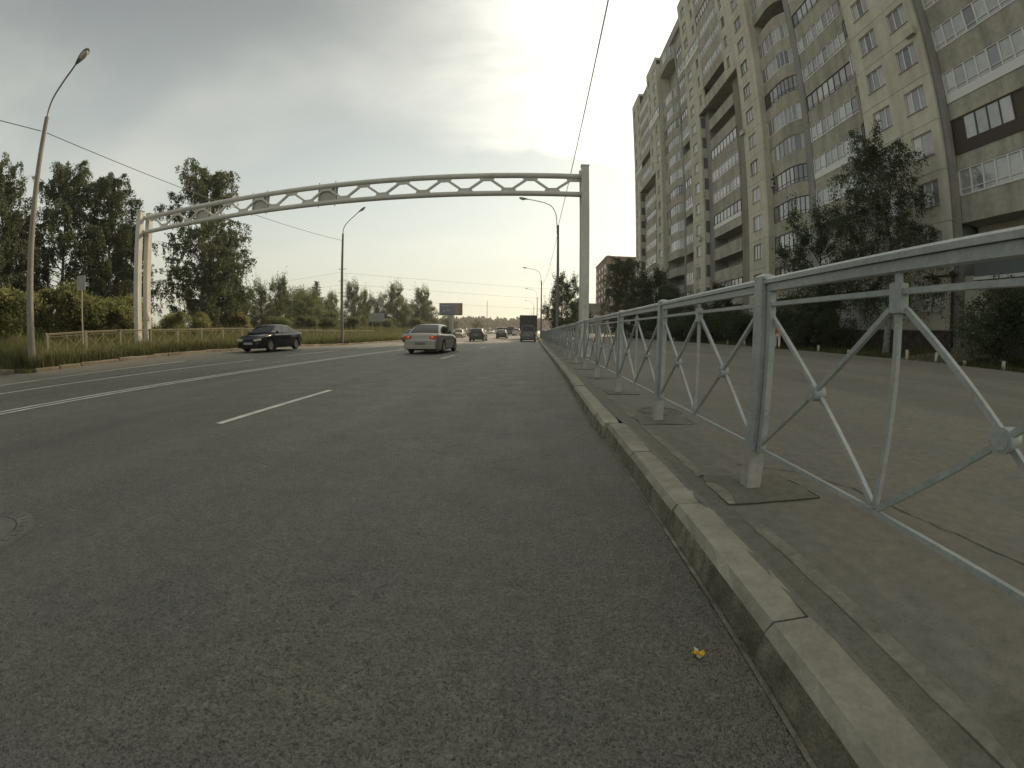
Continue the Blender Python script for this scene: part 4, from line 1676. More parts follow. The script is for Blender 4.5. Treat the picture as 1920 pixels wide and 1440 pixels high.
for yv in (14.32, 15.88):
    m = MB()
    for dz in (.5, .95):
        m.tube([(20.4, yv, .75 + dz), (21.9, yv, 1.95 + dz), (22.6, yv, 1.95 + dz)], .025, 6)
    for x, z in ((20.45, .75), (21.2, 1.3), (21.9, 1.9), (22.5, 1.9)):
        m.tube([(x, yv, z - .1), (x, yv, z + 1.0)], .02, 6)
    m.build('step_railing', MT['rust'], blk)

# ------------------------------------------------------------------ far buildings
MT['brick'] = pm('far_brick', (0.125, 0.085, 0.064), 0.9, 0.2, noise=[(.6, .08)])
MT['far_grey'] = pm('far_grey', (0.25, 0.24, 0.22), 0.9, 0.2)


def far_block(label, x0, x1, y0, y1, z1, mat, nx, nz, cat='building'):
    t_ = thing('far_building', label, cat, ((x0 + x1) / 2, (y0 + y1) / 2, .8))
    cx_, cy_ = t_.location.x, t_.location.y
    w = MB().box(x0 - cx_, x1 - cx_, y0 - cy_, y1 - cy_, -.8, z1 - .8)
    w.build('wall', mat, t_)
    MB().box(x0 - cx_ - .2, x1 - cx_ + .2, y0 - cy_ - .2, y1 - cy_ + .2, z1 - .8, z1 - .2).build('roof', mat, t_)
    wm_ = MB().box(-.7, .7, -.04, .04, 0, 1.5).mesh('window', MT['glass_b'])
    wn_ = MB().box(-.04, .04, -.7, .7, 0, 1.5).mesh('window', MT['glass_b'])
    for k_ in range(nz):
        z = 1.5 + k_ * (z1 - 3) / nz
        for i in range(nx):
            put('window', wm_, t_, (x0 - cx_ + (x1 - x0) * (i + .5) / nx, y0 - cy_ - .02, z))
        for i in range(4):
            put('window', wn_, t_, (x0 - cx_ - .02, y0 - cy_ + (y1 - y0) * (i + .5) / 4, z))


far_block('reddish brown brick block rising behind the right trees, past the apartment block', 26.2, 46, 150, 176, 29.0, MT['brick'], 6, 9)
far_block('small grey building low behind the right trees beside the gantry column', 21.5, 27.5, 162, 174, 12.6, MT['far_grey'], 3, 3)

# ------------------------------------------------------------------ trees and shrubs
MT['birch_leaf'] = leaf_mat('birch_leaf', (0.066, 0.086, 0.044), (0.155, 0.175, 0.090))
MT['dark_leaf'] = leaf_mat('dark_leaf', (0.042, 0.060, 0.028), (0.110, 0.132, 0.058), trans=.28)
MT['bush_leaf'] = leaf_mat('bush_leaf', (0.12, 0.15, 0.06), (0.30, 0.30, 0.13), trans=.55)
MT['willow_leaf'] = leaf_mat('willow_leaf', (0.085, 0.110, 0.052), (0.185, 0.20, 0.10), trans=.5)
MT['birch_leaf_dark'] = leaf_mat('birch_leaf_dark', (0.042, 0.058, 0.030), (0.105, 0.122, 0.060))
MT['spruce_leaf'] = leaf_mat('spruce_leaf', (0.034, 0.050, 0.024), (0.07, 0.09, 0.04), trans=.1)
MT['bark'] = pm('bark_brown', (0.060, 0.050, 0.040), 0.9, 0.2, noise=[(5, .3), (20, .2)], bump=[(14, .01)])
MT['birch_bark'] = pm('birch_bark', (0.23, 0.22, 0.20), 0.8, 0.2, noise=[(3, .3), (9, .55)], stretch=(1, 1, 1.6))


def leaf_cards(P, D, ln, wd, rng, tint_base=None):
    """Diamond leaves at points P hanging roughly along D."""
    n = len(P)
    d = D + rng.normal(size=(n, 3)) * .55
    d /= np.linalg.norm(d, axis=1)[:, None] + 1e-9
    s = np.cross(d, rng.normal(size=(n, 3)))
    s /= np.linalg.norm(s, axis=1)[:, None] + 1e-9
    sc = rng.uniform(.65, 1.3, n)[:, None]
    L_, W_ = ln * sc, wd * sc
    V = np.empty((n, 4, 3))
    V[:, 0] = P
    V[:, 1] = P + d * L_ * .45 + s * W_ * .5
    V[:, 2] = P + d * L_
    V[:, 3] = P + d * L_ * .45 - s * W_ * .5
    F = np.arange(n * 4).reshape(n, 4)
    t = rng.uniform(0, 1, n) ** 1.3
    if tint_base is not None:
        t = np.clip(.45 * t + .55 * tint_base, 0, 1)
    return V.reshape(-1, 3), F, t


def tree_proto(name, seed, H, Rad, bark, leaf, nb=46, ns=8, nl=42, ln=.13, wd=.075, weep=1.0, z0=.14, shape='birch', trunk_r=.13, lean=0.0, spread=.16):
    rng = np.random.default_rng(seed)
    rr = random.Random(seed)
    tm = MB()
    trunk = [Vector((lean * (t ** 2) * H + .05 * H * .3 * math.sin(3 * t + seed), .04 * H * .3 * math.sin(4 * t + seed * 2), t * H * .97)) for t in np.linspace(0, 1, 9)]
    tm.tube(trunk, [trunk_r * (1 - .9 * t) + .008 for t in np.linspace(0, 1, 9)], 7)

    def tpos(t):
        f = min(7.999, t * 8)
        i = int(f)
        return trunk[i].lerp(trunk[i + 1], f - i)
    Ps, Ds, Ts = [], [], []
    for b in range(nb):
        t = z0 + (1 - z0) * ((b + rr.uniform(0, .9)) / nb) ** .9
        t = min(.995, t)
        u = (t - z0) / (1 - z0)
        if shape == 'birch':
            prof = (math.sin(PI * min(1, u * .68 + .20)) ** .7) * (1 - .30 * u)
        elif shape == 'cone':
            prof = 1.05 - u
        elif shape == 'wind':
            prof = (math.sin(PI * min(1, u * .75 + .25)) ** .6)
        else:
            prof = math.sin(PI * min(1, .12 + u * .86)) ** .55
        Lb = Rad * prof * rr.uniform(.62, 1.22) + .12
        az = b * 2.399 + rr.uniform(-.4, .4)
        o = tpos(t)
        up = (.55 if shape != 'cone' else -.12) * rr.uniform(.6, 1.5) * (1.4 if u > .75 and shape != 'cone' else 1)
        pts = []
        for q in np.linspace(0, 1, 6):
            r_ = Lb * q
            z = up * Lb * q - weep * .38 * Lb * q * q
            pts.append(o + Vector((math.cos(az) * r_, math.sin(az) * r_, z)))
        tm.tube(pts, [max(.006, trunk_r * .36 * (1 - t * .7) * (1 - .85 * q)) for q in np.linspace(0, 1, 6)], 4, caps=False)
        tb = rr.random()
        for s_ in range(ns):
            q = rr.uniform(.25, 1.0)
            f = min(4.999, q * 5)
            i = int(f)
            p = pts[i].lerp(pts[i + 1], f - i)
            side = Vector((rr.gauss(0, 1), rr.gauss(0, 1), rr.gauss(0, .4)))
            side.normalize()
            if shape in ('birch', 'wind'):
                sl = rr.uniform(.35, 1.25) * weep * (H / 11)
                e = p + side * .28 * (H / 11) * rr.uniform(.5, 1.4)
                base = np.array(p)
                m_ = nl
                tt = rng.uniform(0, 1, m_)
                c = np.array(e) - base
                X = base + c * np.minimum(1, tt * 2.2)[:, None]
                X[:, 2] -= sl * tt ** 1.5
                X += rng.normal(size=(m_, 3)) * np.array([.07, .07, .05]) * (H / 11)
                Dd = np.tile(np.array([side.x * .3, side.y * .3, -1.0]), (m_, 1))
            else:
                tp = 1.12 - u if shape == 'cone' else 1.0
                rad = spread * Rad * rr.uniform(.6, 1.5) * tp
                e = p + side * .16 * Rad * tp
                m_ = nl
                X = np.array(e) + rng.normal(size=(m_, 3)) * rad * np.array([1, 1, .72])
                Dd = np.tile(np.array([side.x, side.y, -.35]), (m_, 1))
            Ps.append(X)
            Ds.append(Dd)
            Ts.append(np.full(m_, .6 * tb + .4 * rr.random()))
    P = np.concatenate(Ps)
    D = np.concatenate(Ds)
    T = np.concatenate(Ts)
    V, F, t = leaf_cards(P, D, ln, wd, rng, T)
    return tm.mesh('trunk', bark), arr_mesh('crown', V, F, leaf, tint=t), H


def bush_proto(seed, H, Rad, leaf, n=9000, ln=.12, wd=.07, lobes=9):
    rng = np.random.default_rng(seed)
    tm = MB()
    for i in range(9):
        a, r_ = rng.uniform(0, 2 * PI), rng.uniform(.15, .7) * Rad
        tm.tube([(0.06 * math.cos(a), .06 * math.sin(a), 0), (r_ * .5 * math.cos(a), r_ * .5 * math.sin(a), H * .4), (r_ * math.cos(a), r_ * math.sin(a), H * .8)], [.03, .02, .006], 5)
    C = []
    for i in range(lobes):
        a = rng.uniform(0, 2 * PI)
        r_ = Rad * rng.uniform(.1, .72)
        C.append((r_ * math.cos(a), r_ * math.sin(a), H * rng.uniform(.22, .92), Rad * rng.uniform(.2, .52), rng.uniform(.0, 1)))
    Ps, Ds, Ts = [], [], []
    for c in C:
        m_ = n // lobes
        d = rng.normal(size=(m_, 3))
        d /= np.linalg.norm(d, axis=1)[:, None]
        rad = c[3] * rng.uniform(.35, 1.12, m_) ** .5
        # twigs: pull leaves into little sprays
        k_ = rng.integers(0, m_ // 14 + 1, m_)
        sp = rng.normal(size=(m_ // 14 + 2, 3))
        sp /= np.linalg.norm(sp, axis=1)[:, None]
        d = d * .35 + sp[k_] * .9
        X = np.array(c[:3]) + d * rad[:, None] * np.array([1, 1, .85 * H / (1.6 * Rad) if H > 1.6 * Rad else .8])
        X[:, 2] = np.maximum(X[:, 2], .06 + .2 * rng.random(m_))
        Ps.append(X)
        Ds.append(d + np.array([0, 0, .1]))
        Ts.append(np.clip(c[4] * .5 + .5 * rng.random(len(sp))[k_], 0, 1))
    V, F, t = leaf_cards(np.concatenate(Ps), np.concatenate(Ds), ln, wd, rng, np.concatenate(Ts))
    return tm.mesh('stem', MT['bark']), arr_mesh('foliage', V, F, leaf, tint=t), H


def lobed_proto(name, seed, H, Rad, bark, leaf, n=26000, lobes=30, z0=.12, ln=.2, wd=.11, wind=0.0, point=.75, trunk_r=.14):
    """Full crown of overlapping leaf masses, each a burst of leafy sprays; wind bends the sprays one way."""
    rng = np.random.default_rng(seed)
    tm = MB()
    tm.tube([(0, 0, 0), (.05 * H * wind, .02 * H, .45 * H), (.08 * H * wind, .0, .9 * H)], [trunk_r, trunk_r * .6, .02], 7)
    Ps, Ds, Ts = [], [], []
    for i in range(lobes):
        t = z0 + (.95 - z0) * (i + rng.random()) / lobes
        u = (t - z0) / (1 - z0)
        prof = math.sin(PI * min(1, .14 + .80 * u)) ** point if point > 0 else (1.02 - u) ** -point
        a = i * 2.399 + rng.uniform(-.5, .5)
        r_ = Rad * prof * rng.uniform(.25, .92)
        c = np.array([r_ * math.cos(a) + .08 * H * wind * u, r_ * math.sin(a), t * H])
        rad = Rad * rng.uniform(.22, .40) * (1 - .55 * u)
        tall = 1.0 if u < .8 else rng.uniform(1.6, 2.6)
        tm.tube([(.06 * H * wind * u, 0, max(.1, t * H - .5 * r_)), tuple(c)], [.04, .008], 4, caps=False)
        m_ = int(n / lobes * (1.25 - .5 * u))
        ns_ = m_ // 16 + 2
        sp = rng.normal(size=(ns_, 3))
        sp /= np.linalg.norm(sp, axis=1)[:, None]
        sp[:, 2] += .12
        spl = rng.uniform(.55, 1.25, ns_) * np.where(rng.random(ns_) < .18, 1.55, 1.0)
        sp[:, 2] += .35 * u
        k_ = rng.integers(0, ns_, m_)
        q = rng.uniform(.30, 1.0, m_)
        X = c + sp[k_] * (spl[k_] * q * rad)[:, None] * np.array([1, 1, .9 * tall]) + rng.normal(size=(m_, 3)) * rad * .11
        X[:, 0] += wind * (q * spl[k_]) ** 2 * rad * .55
        X[:, 2] = np.maximum(X[:, 2], .05 + .3 * rng.random(m_))
        Ps.append(X)
        Ds.append(sp[k_] + np.array([wind * 1.2, 0, -.15 + .5 * abs(wind)]))
        Ts.append(np.clip(.5 * rng.random() + .5 * rng.random(ns_)[k_], 0, 1))
    V, F, t = leaf_cards(np.concatenate(Ps), np.concatenate(Ds), ln, wd, rng, np.concatenate(Ts))
    return tm.mesh('trunk', bark), arr_mesh('crown', V, F, leaf, tint=t), H


def plant(name, label, cat, proto, x, y, h, rz=0.0, wide=1.0, z=None, group=None, parts=('trunk', 'crown'), leaf=None, lean=0):
    zz = land_z(x, y) if z is None else z
    t_ = thing(name, label, cat, (x, y, zz - .03), rz, group)
    s = h / proto[2]
    t_.scale = (s * wide, s * wide, s)
    t_.rotation_euler = (0, lean, rz)
    put(parts[0], proto[0], t_)
    put(parts[1], proto[1], t_, (0, 0, 0), mat=leaf)
    return t_


B1 = tree_proto('birch', 11, 11.0, 3.3, MT['birch_bark'], MT['birch_leaf'], nb=88, ns=11, nl=48, weep=1.0, ln=.14, wd=.075, z0=.07)
B2 = tree_proto('birch', 23, 11.0, 3.0, MT['birch_bark'], MT['birch_leaf'], nb=84, ns=11, nl=48, weep=1.15, lean=.012, ln=.14, wd=.075, z0=.07)
B3 = tree_proto('birch', 37, 11.0, 3.8, MT['birch_bark'], MT['birch_leaf'], nb=92, ns=11, nl=48, weep=.9, z0=.05, ln=.14, wd=.075)
BR = tree_proto('birch', 5, 11.0, 3.1, MT['birch_bark'], MT['birch_leaf_dark'], nb=62, ns=12, nl=58, weep=1.35, z0=.20, ln=.10, wd=.05, trunk_r=.15)
O1 = lobed_proto('tree', 3, 9.0, 3.9, MT['bark'], MT['dark_leaf'], n=30000, lobes=34, z0=.10, ln=.17, wd=.11, point=.55)
O2 = lobed_proto('tree', 8, 9.0, 4.3, MT['bark'], MT['willow_leaf'], n=34000, lobes=40, z0=.04, wind=-.8, point=-.55, ln=.17, wd=.08)
O3 = lobed_proto('tree', 15, 7.0, 4.3, MT['bark'], MT['willow_leaf'], n=32000, lobes=40, z0=.05, wind=.1, point=.45, ln=.17, wd=.08)
O4 = lobed_proto('tree', 51, 9.0, 3.9, MT['bark'], MT['willow_leaf'], n=32000, lobes=40, z0=.04, wind=-.4, point=-.7, ln=.17, wd=.08)
AP = lobed_proto('tree', 29, 8.0, 3.4, MT['bark'], MT['dark_leaf'], n=24000, lobes=30, z0=.22, ln=.12, wd=.08, wind=-.3, point=.6)
SPR = tree_proto('spruce', 6, 9.0, 2.5, MT['bark'], MT['spruce_leaf'], nb=60, ns=6, nl=26, shape='cone', weep=-.1, z0=.08, ln=.16, wd=.06, spread=.1)
S1 = bush_proto(1, 3.0, 2.0, MT['bush_leaf'], 10500, .15, .09)
S2 = bush_proto(2, 3.0, 1.9, MT['bush_leaf'], 9500, .17, .10, lobes=12)
S3 = bush_proto(3, 2.6, 1.6, MT['dark_leaf'], 13000, .085, .055, lobes=14)
S4 = bush_proto(4, 2.2, 1.9, MT['dark_leaf'], 9000, .10, .065, lobes=12)

GL = 'trees behind the left railing'
plant('birch_tree', 'tall birch at the far left edge, its drooping twig tips entering the frame highest', 'tree', B2, -25.5, 7.6, 11.5, .3, 1.0, group=GL)
plant('birch_tree', 'leftmost big birch behind the first lamp pole, lit yellowish on its right side', 'tree', B3, -32, 13.4, 10.6, 1.2, .95, group=GL)
plant('birch_tree', 'dense birch just right of the first lamp pole with a pointed top', 'tree', B1, -33, 19.3, 12.6, 2.1, 1.0, group=GL)
plant('birch_tree', 'rounded birch close to the left gantry columns, right of the pointed one', 'tree', B2, -30.6, 21.8, 12.3, 4.0, 1.0, group=GL)
plant('birch_tree', 'tall weeping birch right of the left gantry columns, behind the truss', 'tree', B3, -28, 29.6, 14.4, 5.2, .98, group=GL)
plant('birch_tree', 'lower birch filling the gap behind the first lamp pole', 'tree', B1, -34.5, 16.4, 8.6, 3.3, 1.0, group=GL)
plant('birch_tree', 'dark birch crown low behind the two left gantry columns', 'tree', B3, -33.5, 25.6, 9.0, .7, 1.1, group=GL)
plant('birch_tree', 'shorter birch leaning on the right flank of the tall weeping one', 'tree', B1, -27.2, 31.2, 9.0, 1.9, 1.1, group=GL)

GB = 'bushes behind the left railing'
for i, (x, y, h, w, lab) in enumerate((
        (-23.6, 6.6, 2.3, 1.1, 'yellow green bush at the left edge beyond the dry grass'),
        (-24.2, 10.6, 2.5, 1.1, 'broad leafy bush directly behind the first lamp pole'),
        (-25.8, 13.2, 2.9, 1.05, 'tall bush between the first lamp pole and the narrow sign'),
        (-24.4, 15.0, 3.0, 1.0, 'tallest leafy bush behind the narrow grey sign'),
        (-24.6, 17.5, 2.6, 1.05, 'bush right of the narrow sign, before the birches'),
        (-25.4, 20.2, 2.5, 1.0, 'bush just left of the left gantry columns'),
        (-25.0, 23.4, 1.8, 1.1, 'low dark bush right behind the left gantry columns'),
        (-25.6, 26.5, 1.7, 1.1, 'low bush at the foot of the tall weeping birch'),
        (-29.5, 10.5, 3.6, 1.1, 'high bush behind the front row at the left edge'),
        (-26, 32.5, 2.0, 1.2, 'low bush right of the tall weeping birch, above the dark car'))):
    plant('bush', lab, 'bush', (S1, S2)[i % 2], x, y, h, i * 1.3, w, group=GB, parts=('stem', 'foliage'))

GM = 'trees along the far left of the road'
for (pr, x, y, h, rz, w, lab) in (
        (O3, -33, 37.5, 5.4, .4, 1.0, 'pale green round tree nearest beyond the tall weeping birch'),
        (O4, -33.5, 41, 6.0, .9, .9, 'ragged pale tree above the back of the dark sedan'),
        (O3, -32.5, 44.5, 5.8, 1.8, .95, 'wide bushy tree in the middle of the low pale thicket'),
        (O4, -32, 48, 6.8, 2.6, .9, 'tallest tree of the low pale thicket, its spiky top over the dark sedan roof'),
        (O3, -30.5, 51.5, 5.4, 3.6, 1.0, 'bushy tree at the right end of the low pale thicket'),
        (O4, -33, 55, 5.8, 5.1, 1.0, 'spiky tree right of the low pale thicket, before the conifer'),
        (O3, -36, 60, 6.2, 3.1, 1.1, 'round tree at the left foot of the pointed conifer'),
        (SPR, -38, 68, 9.0, 0, 1.1, 'slim pointed conifer standing above the left thicket'),
        (O3, -36, 66, 5.6, 4.1, 1.2, 'low tree between the pointed conifer and the second left lamp'),
        (O4, -37, 72, 6.6, 5.0, 1.1, 'tree left of the second left lamp pole, by the power pole'),
        (O2, -34.5, 77, 9.0, .2, .8, 'wind swept tree just right of the second left lamp pole'),
        (O4, -35, 83, 7.8, 1.9, .9, 'spiky tree right beside the wind swept one at the lamp pole'),
        (O3, -34, 88, 7.2, 1.1, .95, 'lower round tree behind the round sign back'),
        (O2, -30, 90, 10.0, -.2, .95, 'tall wind swept tree between the sign boards and the billboard'),
        (O3, -29.5, 95, 6.4, 4.4, 1.1, 'low round tree linking the two wind swept ones'),
        (O2, -25.8, 98, 9.8, .15, 1.0, 'wind swept tree directly left of the billboard'),
        (O4, -28, 106, 6.2, 2.2, 1.1, 'low tree filling the gap left of the billboard'),
        (O3, -26, 128, 5.0, 2.9, 1.0, 'small tree under the billboard, right of its leg'),
        (O3, -20, 150, 4.6, 3.9, 1.0, 'small far tree between the billboard leg and the mast')):
    plant('tree' if pr is not SPR else 'spruce_tree', lab, 'tree', pr, x, y, h, rz, w, group=GM)
for i, (x, y, h, w, lab) in enumerate(((-28, 47, 2.2, 1.3, 'pale bush in front of the low thicket, right of the dark sedan roof'), (-27.5, 52.5, 2.6, 1.2, 'sunlit pale bush left of the second left lamp pole'),
                                       (-27, 40.5, 2.0, 1.3, 'bush behind the railing over the dark sedan boot'), (-28, 62, 2.2, 1.4, 'dark bush below the pointed conifer'),
                                       (-28, 78, 2.6, 1.4, 'dark bush under the wind swept trees'), (-25, 90, 2.6, 1.4, 'dark bush left of the silver sedan, under the trees'))):
    plant('bush', lab, 'bush', (S1, S2)[i % 2], x, y, h, i * 2.1, w, group='bushes far along the left railing', parts=('stem', 'foliage'), leaf=MT['willow_leaf'])

GR = 'trees before the apartment block'
plant('tree', 'dense round tree behind the nearest right lamp pole, left of the gantry column', 'tree', O1, 5.2, 75, 10.9, .5, .95, group=GR)
plant('tree', 'smaller tree touching the round one behind the gantry column', 'tree', O1, 9.0, 82, 7.4, 1.9, .9, group=GR)
plant('birch_tree', 'tall thin topped birch in front of the brick block', 'tree', B1, 15.2, 70, 13.4, 2.5, 1.25, group=GR)
plant('tree', 'broad dark tree right of the thin topped birch', 'tree', O1, 18.9, 64, 10.4, 3.3, 1.15, group=GR)
plant('tree', 'dark tree hiding the lowest storeys left of the second balcony stack', 'tree', O1, 18.8, 56, 7.0, 4.2, 1.05, group=GR)
plant('tree', 'dark bushy tree before the lowest dark balcony, left of the thick railing post', 'tree', O1, 19.2, 41.5, 5.8, 5.0, .95, group=GR)
plant('tree', 'dark spreading tree left of the big weeping birch, before the corner balconies', 'tree', AP, 19.6, 25.4, 9.2, .6, .86, group=GR)
plant('birch_tree', 'big weeping birch with pale trunk before the beige wall, above the railing', 'tree', BR, 19.3, 19.2, 12.2, 1.0, 1.12, group=GR)
GS = 'shrubs before the apartment block'
for i, (x, y, h, w, lab, pr) in enumerate((
        (18.9, 51, 3.0, 1.4, 'dark shrub farthest along the right verge, under the trees', S4),
        (18.7, 46, 3.2, 1.3, 'dark shrub between the third and fourth railing posts, behind the bollards', S4),
        (18.8, 40, 3.1, 1.2, 'wide dark shrub seen left of the thick railing post', S4),
        (18.7, 35, 3.0, 1.2, 'dark shrub right behind the far bollards, beside the thick railing post', S3),
        (19.0, 30, 3.0, 1.2, 'dark shrub just left of the walking person', S4),
        (18.9, 26, 2.9, 1.05, 'dark shrub just right of the walking person', S3),
        (19.0, 23.2, 2.5, .95, 'small shrub left of the pale birch trunk', S3),
        (18.5, 11.7, 3.4, .92, 'large glossy green shrub beside the entrance steps at the right edge', S3),
        (19.4, 9.4, 3.0, 1.0, 'shrub cut by the right edge behind the large glossy one', S3))):
    plant('shrub', lab, 'shrub', pr, x, y, h, i * 1.7, w, group=GS, parts=('stem', 'foliage'), leaf=MT['dark_leaf'])

# far wood: one mass on the horizon
rng = np.random.default_rng(99)
n = 26000
X = rng.uniform(-330, 190, n)
Yf = 400 + rng.uniform(0, 26, n) + 0.05 * np.abs(X)
top = 13.6 + 1.0 * np.sin(X * .07) + 0.8 * np.sin(X * .37 + 1) + 0.8 * np.sin(X * .9 + 2) + .5 * rng.normal(size=n)
Zf = .8 + np.maximum(.3, top) * rng.uniform(0, 1, n) ** .55
P = np.stack([X, Yf, Zf], 1)
D = np.tile(np.array([0, 0, 1.0]), (n, 1))
MT['far_leaf'] = leaf_mat('far_leaf', (0.030, 0.036, 0.014), (0.085, 0.080, 0.030), trans=.2)
V, F, tt = leaf_cards(P, D, 2.6, 1.9, rng)
tag(put('far_forest', arr_mesh('far_forest', V, F, MT['far_leaf'], tint=tt)), 'long low band of far woodland on the horizon beyond the traffic', 'forest', kind='stuff')


# ------------------------------------------------------------------ grass
def grass(name, label, n, fx, fy, h0, h1, wid, mats, seed, dry=.5):
    rng = np.random.default_rng(seed)
    y = fy(rng, n)
    x = fx(rng, y)
    z = np.array([land_z(a, b) for a, b in zip(x, y)])
    clump = .5 + .5 * np.sin(x * 2.3 + 1.7 * np.sin(y * 1.1)) * np.sin(y * 1.9 + x)
    h = rng.uniform(h0, h1, n) * (.55 + .6 * clump)
    a = rng.uniform(0, 2 * PI, n)
    b = rng.normal(size=(n, 2)) * .22 * h[:, None]
    s = np.stack([np.cos(a), np.sin(a), np.zeros(n)], 1) * wid * rng.uniform(.6, 1.5, n)[:, None]
    base = np.stack([x, y, z - .04], 1)
    midp = base + np.stack([b[:, 0] * .3, b[:, 1] * .3, h * .6], 1)
    tip = base + np.stack([b[:, 0], b[:, 1], h], 1)
    V = np.empty((n, 5, 3))
    V[:, 0], V[:, 1] = base - s, base + s
    V[:, 2], V[:, 3] = midp + s * .7, midp - s * .7
    V[:, 4] = tip
    i = np.arange(n)[:, None] * 5
    F1 = np.concatenate([i, i + 1, i + 2], 1)
    F2 = np.concatenate([i, i + 2, i + 3], 1)
    F3 = np.concatenate([i + 3, i + 2, i + 4], 1)
    F = np.concatenate([F1, F2, F3])
    t = np.clip(rng.uniform(0, 1, n) * .7 + dry * (clump - .5) + .15, 0, 1)
    o = put(name, arr_mesh(name, V.reshape(-1, 3), F, mats, tint=np.concatenate([t, t, t])))
    return tag(o, label, 'grass', kind='stuff')


MT['grass_tall'] = leaf_mat('grass_tall', (0.078, 0.100, 0.036), (0.20, 0.195, 0.085), trans=.4)
MT['grass_green'] = leaf_mat('grass_green', (0.048, 0.064, 0.022), (0.145, 0.140, 0.056), trans=.3)
klv = np.vectorize(kerb_left)
grass('tall_grass', 'tall dry grass growing through and behind the left railing', 52000, lambda r, y: klv(y) - .22 - 5.5 * r.random(len(y)) ** 1.25, lambda r, n: 9.2 + 56 * r.random(n) ** 1.35, .3, .92, .012, MT['grass_tall'], 5)
grass('dry_grass', 'pale dry grass at the left edge before the bushes', 9000, lambda r, y: -18.9 - 9 * r.random(len(y)) ** 1.3, lambda r, n: 8.75 + 2.2 * r.random(n), .5, 1.05, .012, MT['grass_tall'], 6, .9)
grass('meadow_grass', 'tall pale grass on the bank behind the bushes', 36000, lambda r, y: -22.5 - 16 * r.random(len(y)), lambda r, n: 8.8 + 95 * r.random(n) ** 1.4, .5, 1.25, .02, MT['grass_tall'], 11)
grass('verge_weeds', 'dark weeds along the foot of the left railing', 26000, lambda r, y: klv(y) - .2 - 1.9 * r.random(len(y)), lambda r, n: 9.2 + 40 * r.random(n) ** 1.3, .18, .66, .016, MT['grass_green'], 7)
grass('lawn_grass', 'rough green grass on the verge before the apartment block', 42000, lambda r, y: 17.05 + 4.8 * r.random(len(y)) ** 1.1, lambda r, n: np.where(r.random(n) < .0, 0, 5 + 60 * r.random(n) ** 1.2), .06, .34, .010, MT['grass_green'], 8)
# paved stretch leading to the entrance steps
sheet('entrance_path', [16.9, 18, 19, 20.4, 21.5], [13.2, 14.4, 15.8, 16.6], lambda x, y: land_z(x, y) + .06, MT['pave'])
o = MB()
for i in range(40):
    a = rp.uniform(0, 2 * PI)
    o.bar((-25.8 + rp.uniform(-2.4, 2.4), 42.5 + rp.uniform(-.6, .6), 1.0), (-25.8 + rp.uniform(-2.4, 2.4), 42.5, 1.45), .35, .35)
tag(o.build('gravel_heap', MT['kerb_left']), 'pale heap of rubble at the foot of the second left lamp', 'rubble', kind='stuff')

# ------------------------------------------------------------------ bollards
MT['bollard'] = pm('bollard_white', (0.52, 0.50, 0.44), 0.7, 0.3, noise=[(4, .12), (20, .1)])
bm_ = MB()
bm_.lathe([(0, 0), (.075, 0), (.075, .40), (.068, .425), (0, .432)], 12)
BOL = bm_.mesh('bollard', MT['bollard'])
for (y, s, lab) in ((10.68, .8, 'white bollard before the large glossy shrub at the right edge'), (12.5, .5, 'stub of a white bollard at the foot of the entrance steps'),
                    (14.03, 1.05, 'leaning white bollard half hidden by the railing brace, left of the steps'), (15.75, 1.1, 'white bollard standing on the path before the dark stone plinth'),
                    (20.0, .6, 'white bollard half sunk in grass left of the pale birch trunk'), (22.78, .95, 'white bollard before the small shrubs right of the walking person'),
                    (32.5, 1.0, 'white bollard nearest the left side of the thick railing post'), (35.7, 1.0, 'second white bollard left of the thick railing post'),
                    (38.93, .95, 'third white bollard left of the thick railing post'), (42.14, 1.0, 'fourth white bollard left of the thick railing post'),
                    (45.33, 1.0, 'fifth white bollard left of the thick railing post'), (50.5, .95, 'sixth white bollard left of the thick railing post'),
                    (54.0, .95, 'farthest white bollard before the dark shrubs')):
    o = put('bollard', BOL, None, (17.45, y, land_z(17.45, y) - .01), (R(7) if y == 14.03 else ra.uniform(-.03, .03), ra.uniform(-.04, .04), 0), (1, 1, s))
    tag(o, lab, 'bollard', 'white bollards along the pavement edge')

# ------------------------------------------------------------------ walking person
MT['skin'] = pm('skin', (0.42, 0.26, 0.18), 0.5, 0.4)
MT['shirt'] = pm('orange_top', (0.33, 0.17, 0.095), 0.8, 0.2, noise=[(20, .15)])
MT['trousers'] = pm('white_trousers', (0.55, 0.54, 0.50), 0.8, 0.2, noise=[(12, .1)])
MT['shoe'] = pm('grey_shoe', (0.22, 0.22, 0.23), 0.6, 0.3)
MT['hair'] = pm('brown_hair', (0.055, 0.035, 0.022), 0.6, 0.3)


def skin_obj(name, verts, edges, mat, parent, root=0, sub=2):
    me = bpy.data.meshes.new(name)
    me.from_pydata([v[:3] for v in verts], edges, [])
    me.materials.append(mat)
    o = put(name, me, parent)
    md = o.modifiers.new('skin', 'SKIN')
    md.use_smooth_shade = True
    for sv, v in zip(me.skin_vertices[0].data, verts):
        sv.radius = (v[3], v[4] if len(v) > 4 else v[3])
    me.skin_vertices[0].data[root].use_root = True
    sb = o.modifiers.new('sub', 'SUBSURF')
    sb.levels = sb.render_levels = sub
    dg = bpy.context.evaluated_depsgraph_get()
    ev = o.evaluated_get(dg)
    m2 = bpy.data.meshes.new_from_object(ev)
    o.modifiers.clear()
    o.data = m2
    m2.polygons.foreach_set('use_smooth', np.full(len(m2.polygons), True))
    return o


pz = pave_z(15.4, 24.3)
ps_ = thing('person', 'person in an orange top and white trousers walking past behind the thick railing post', 'person', (15.4, 24.3, pz), R(-30))
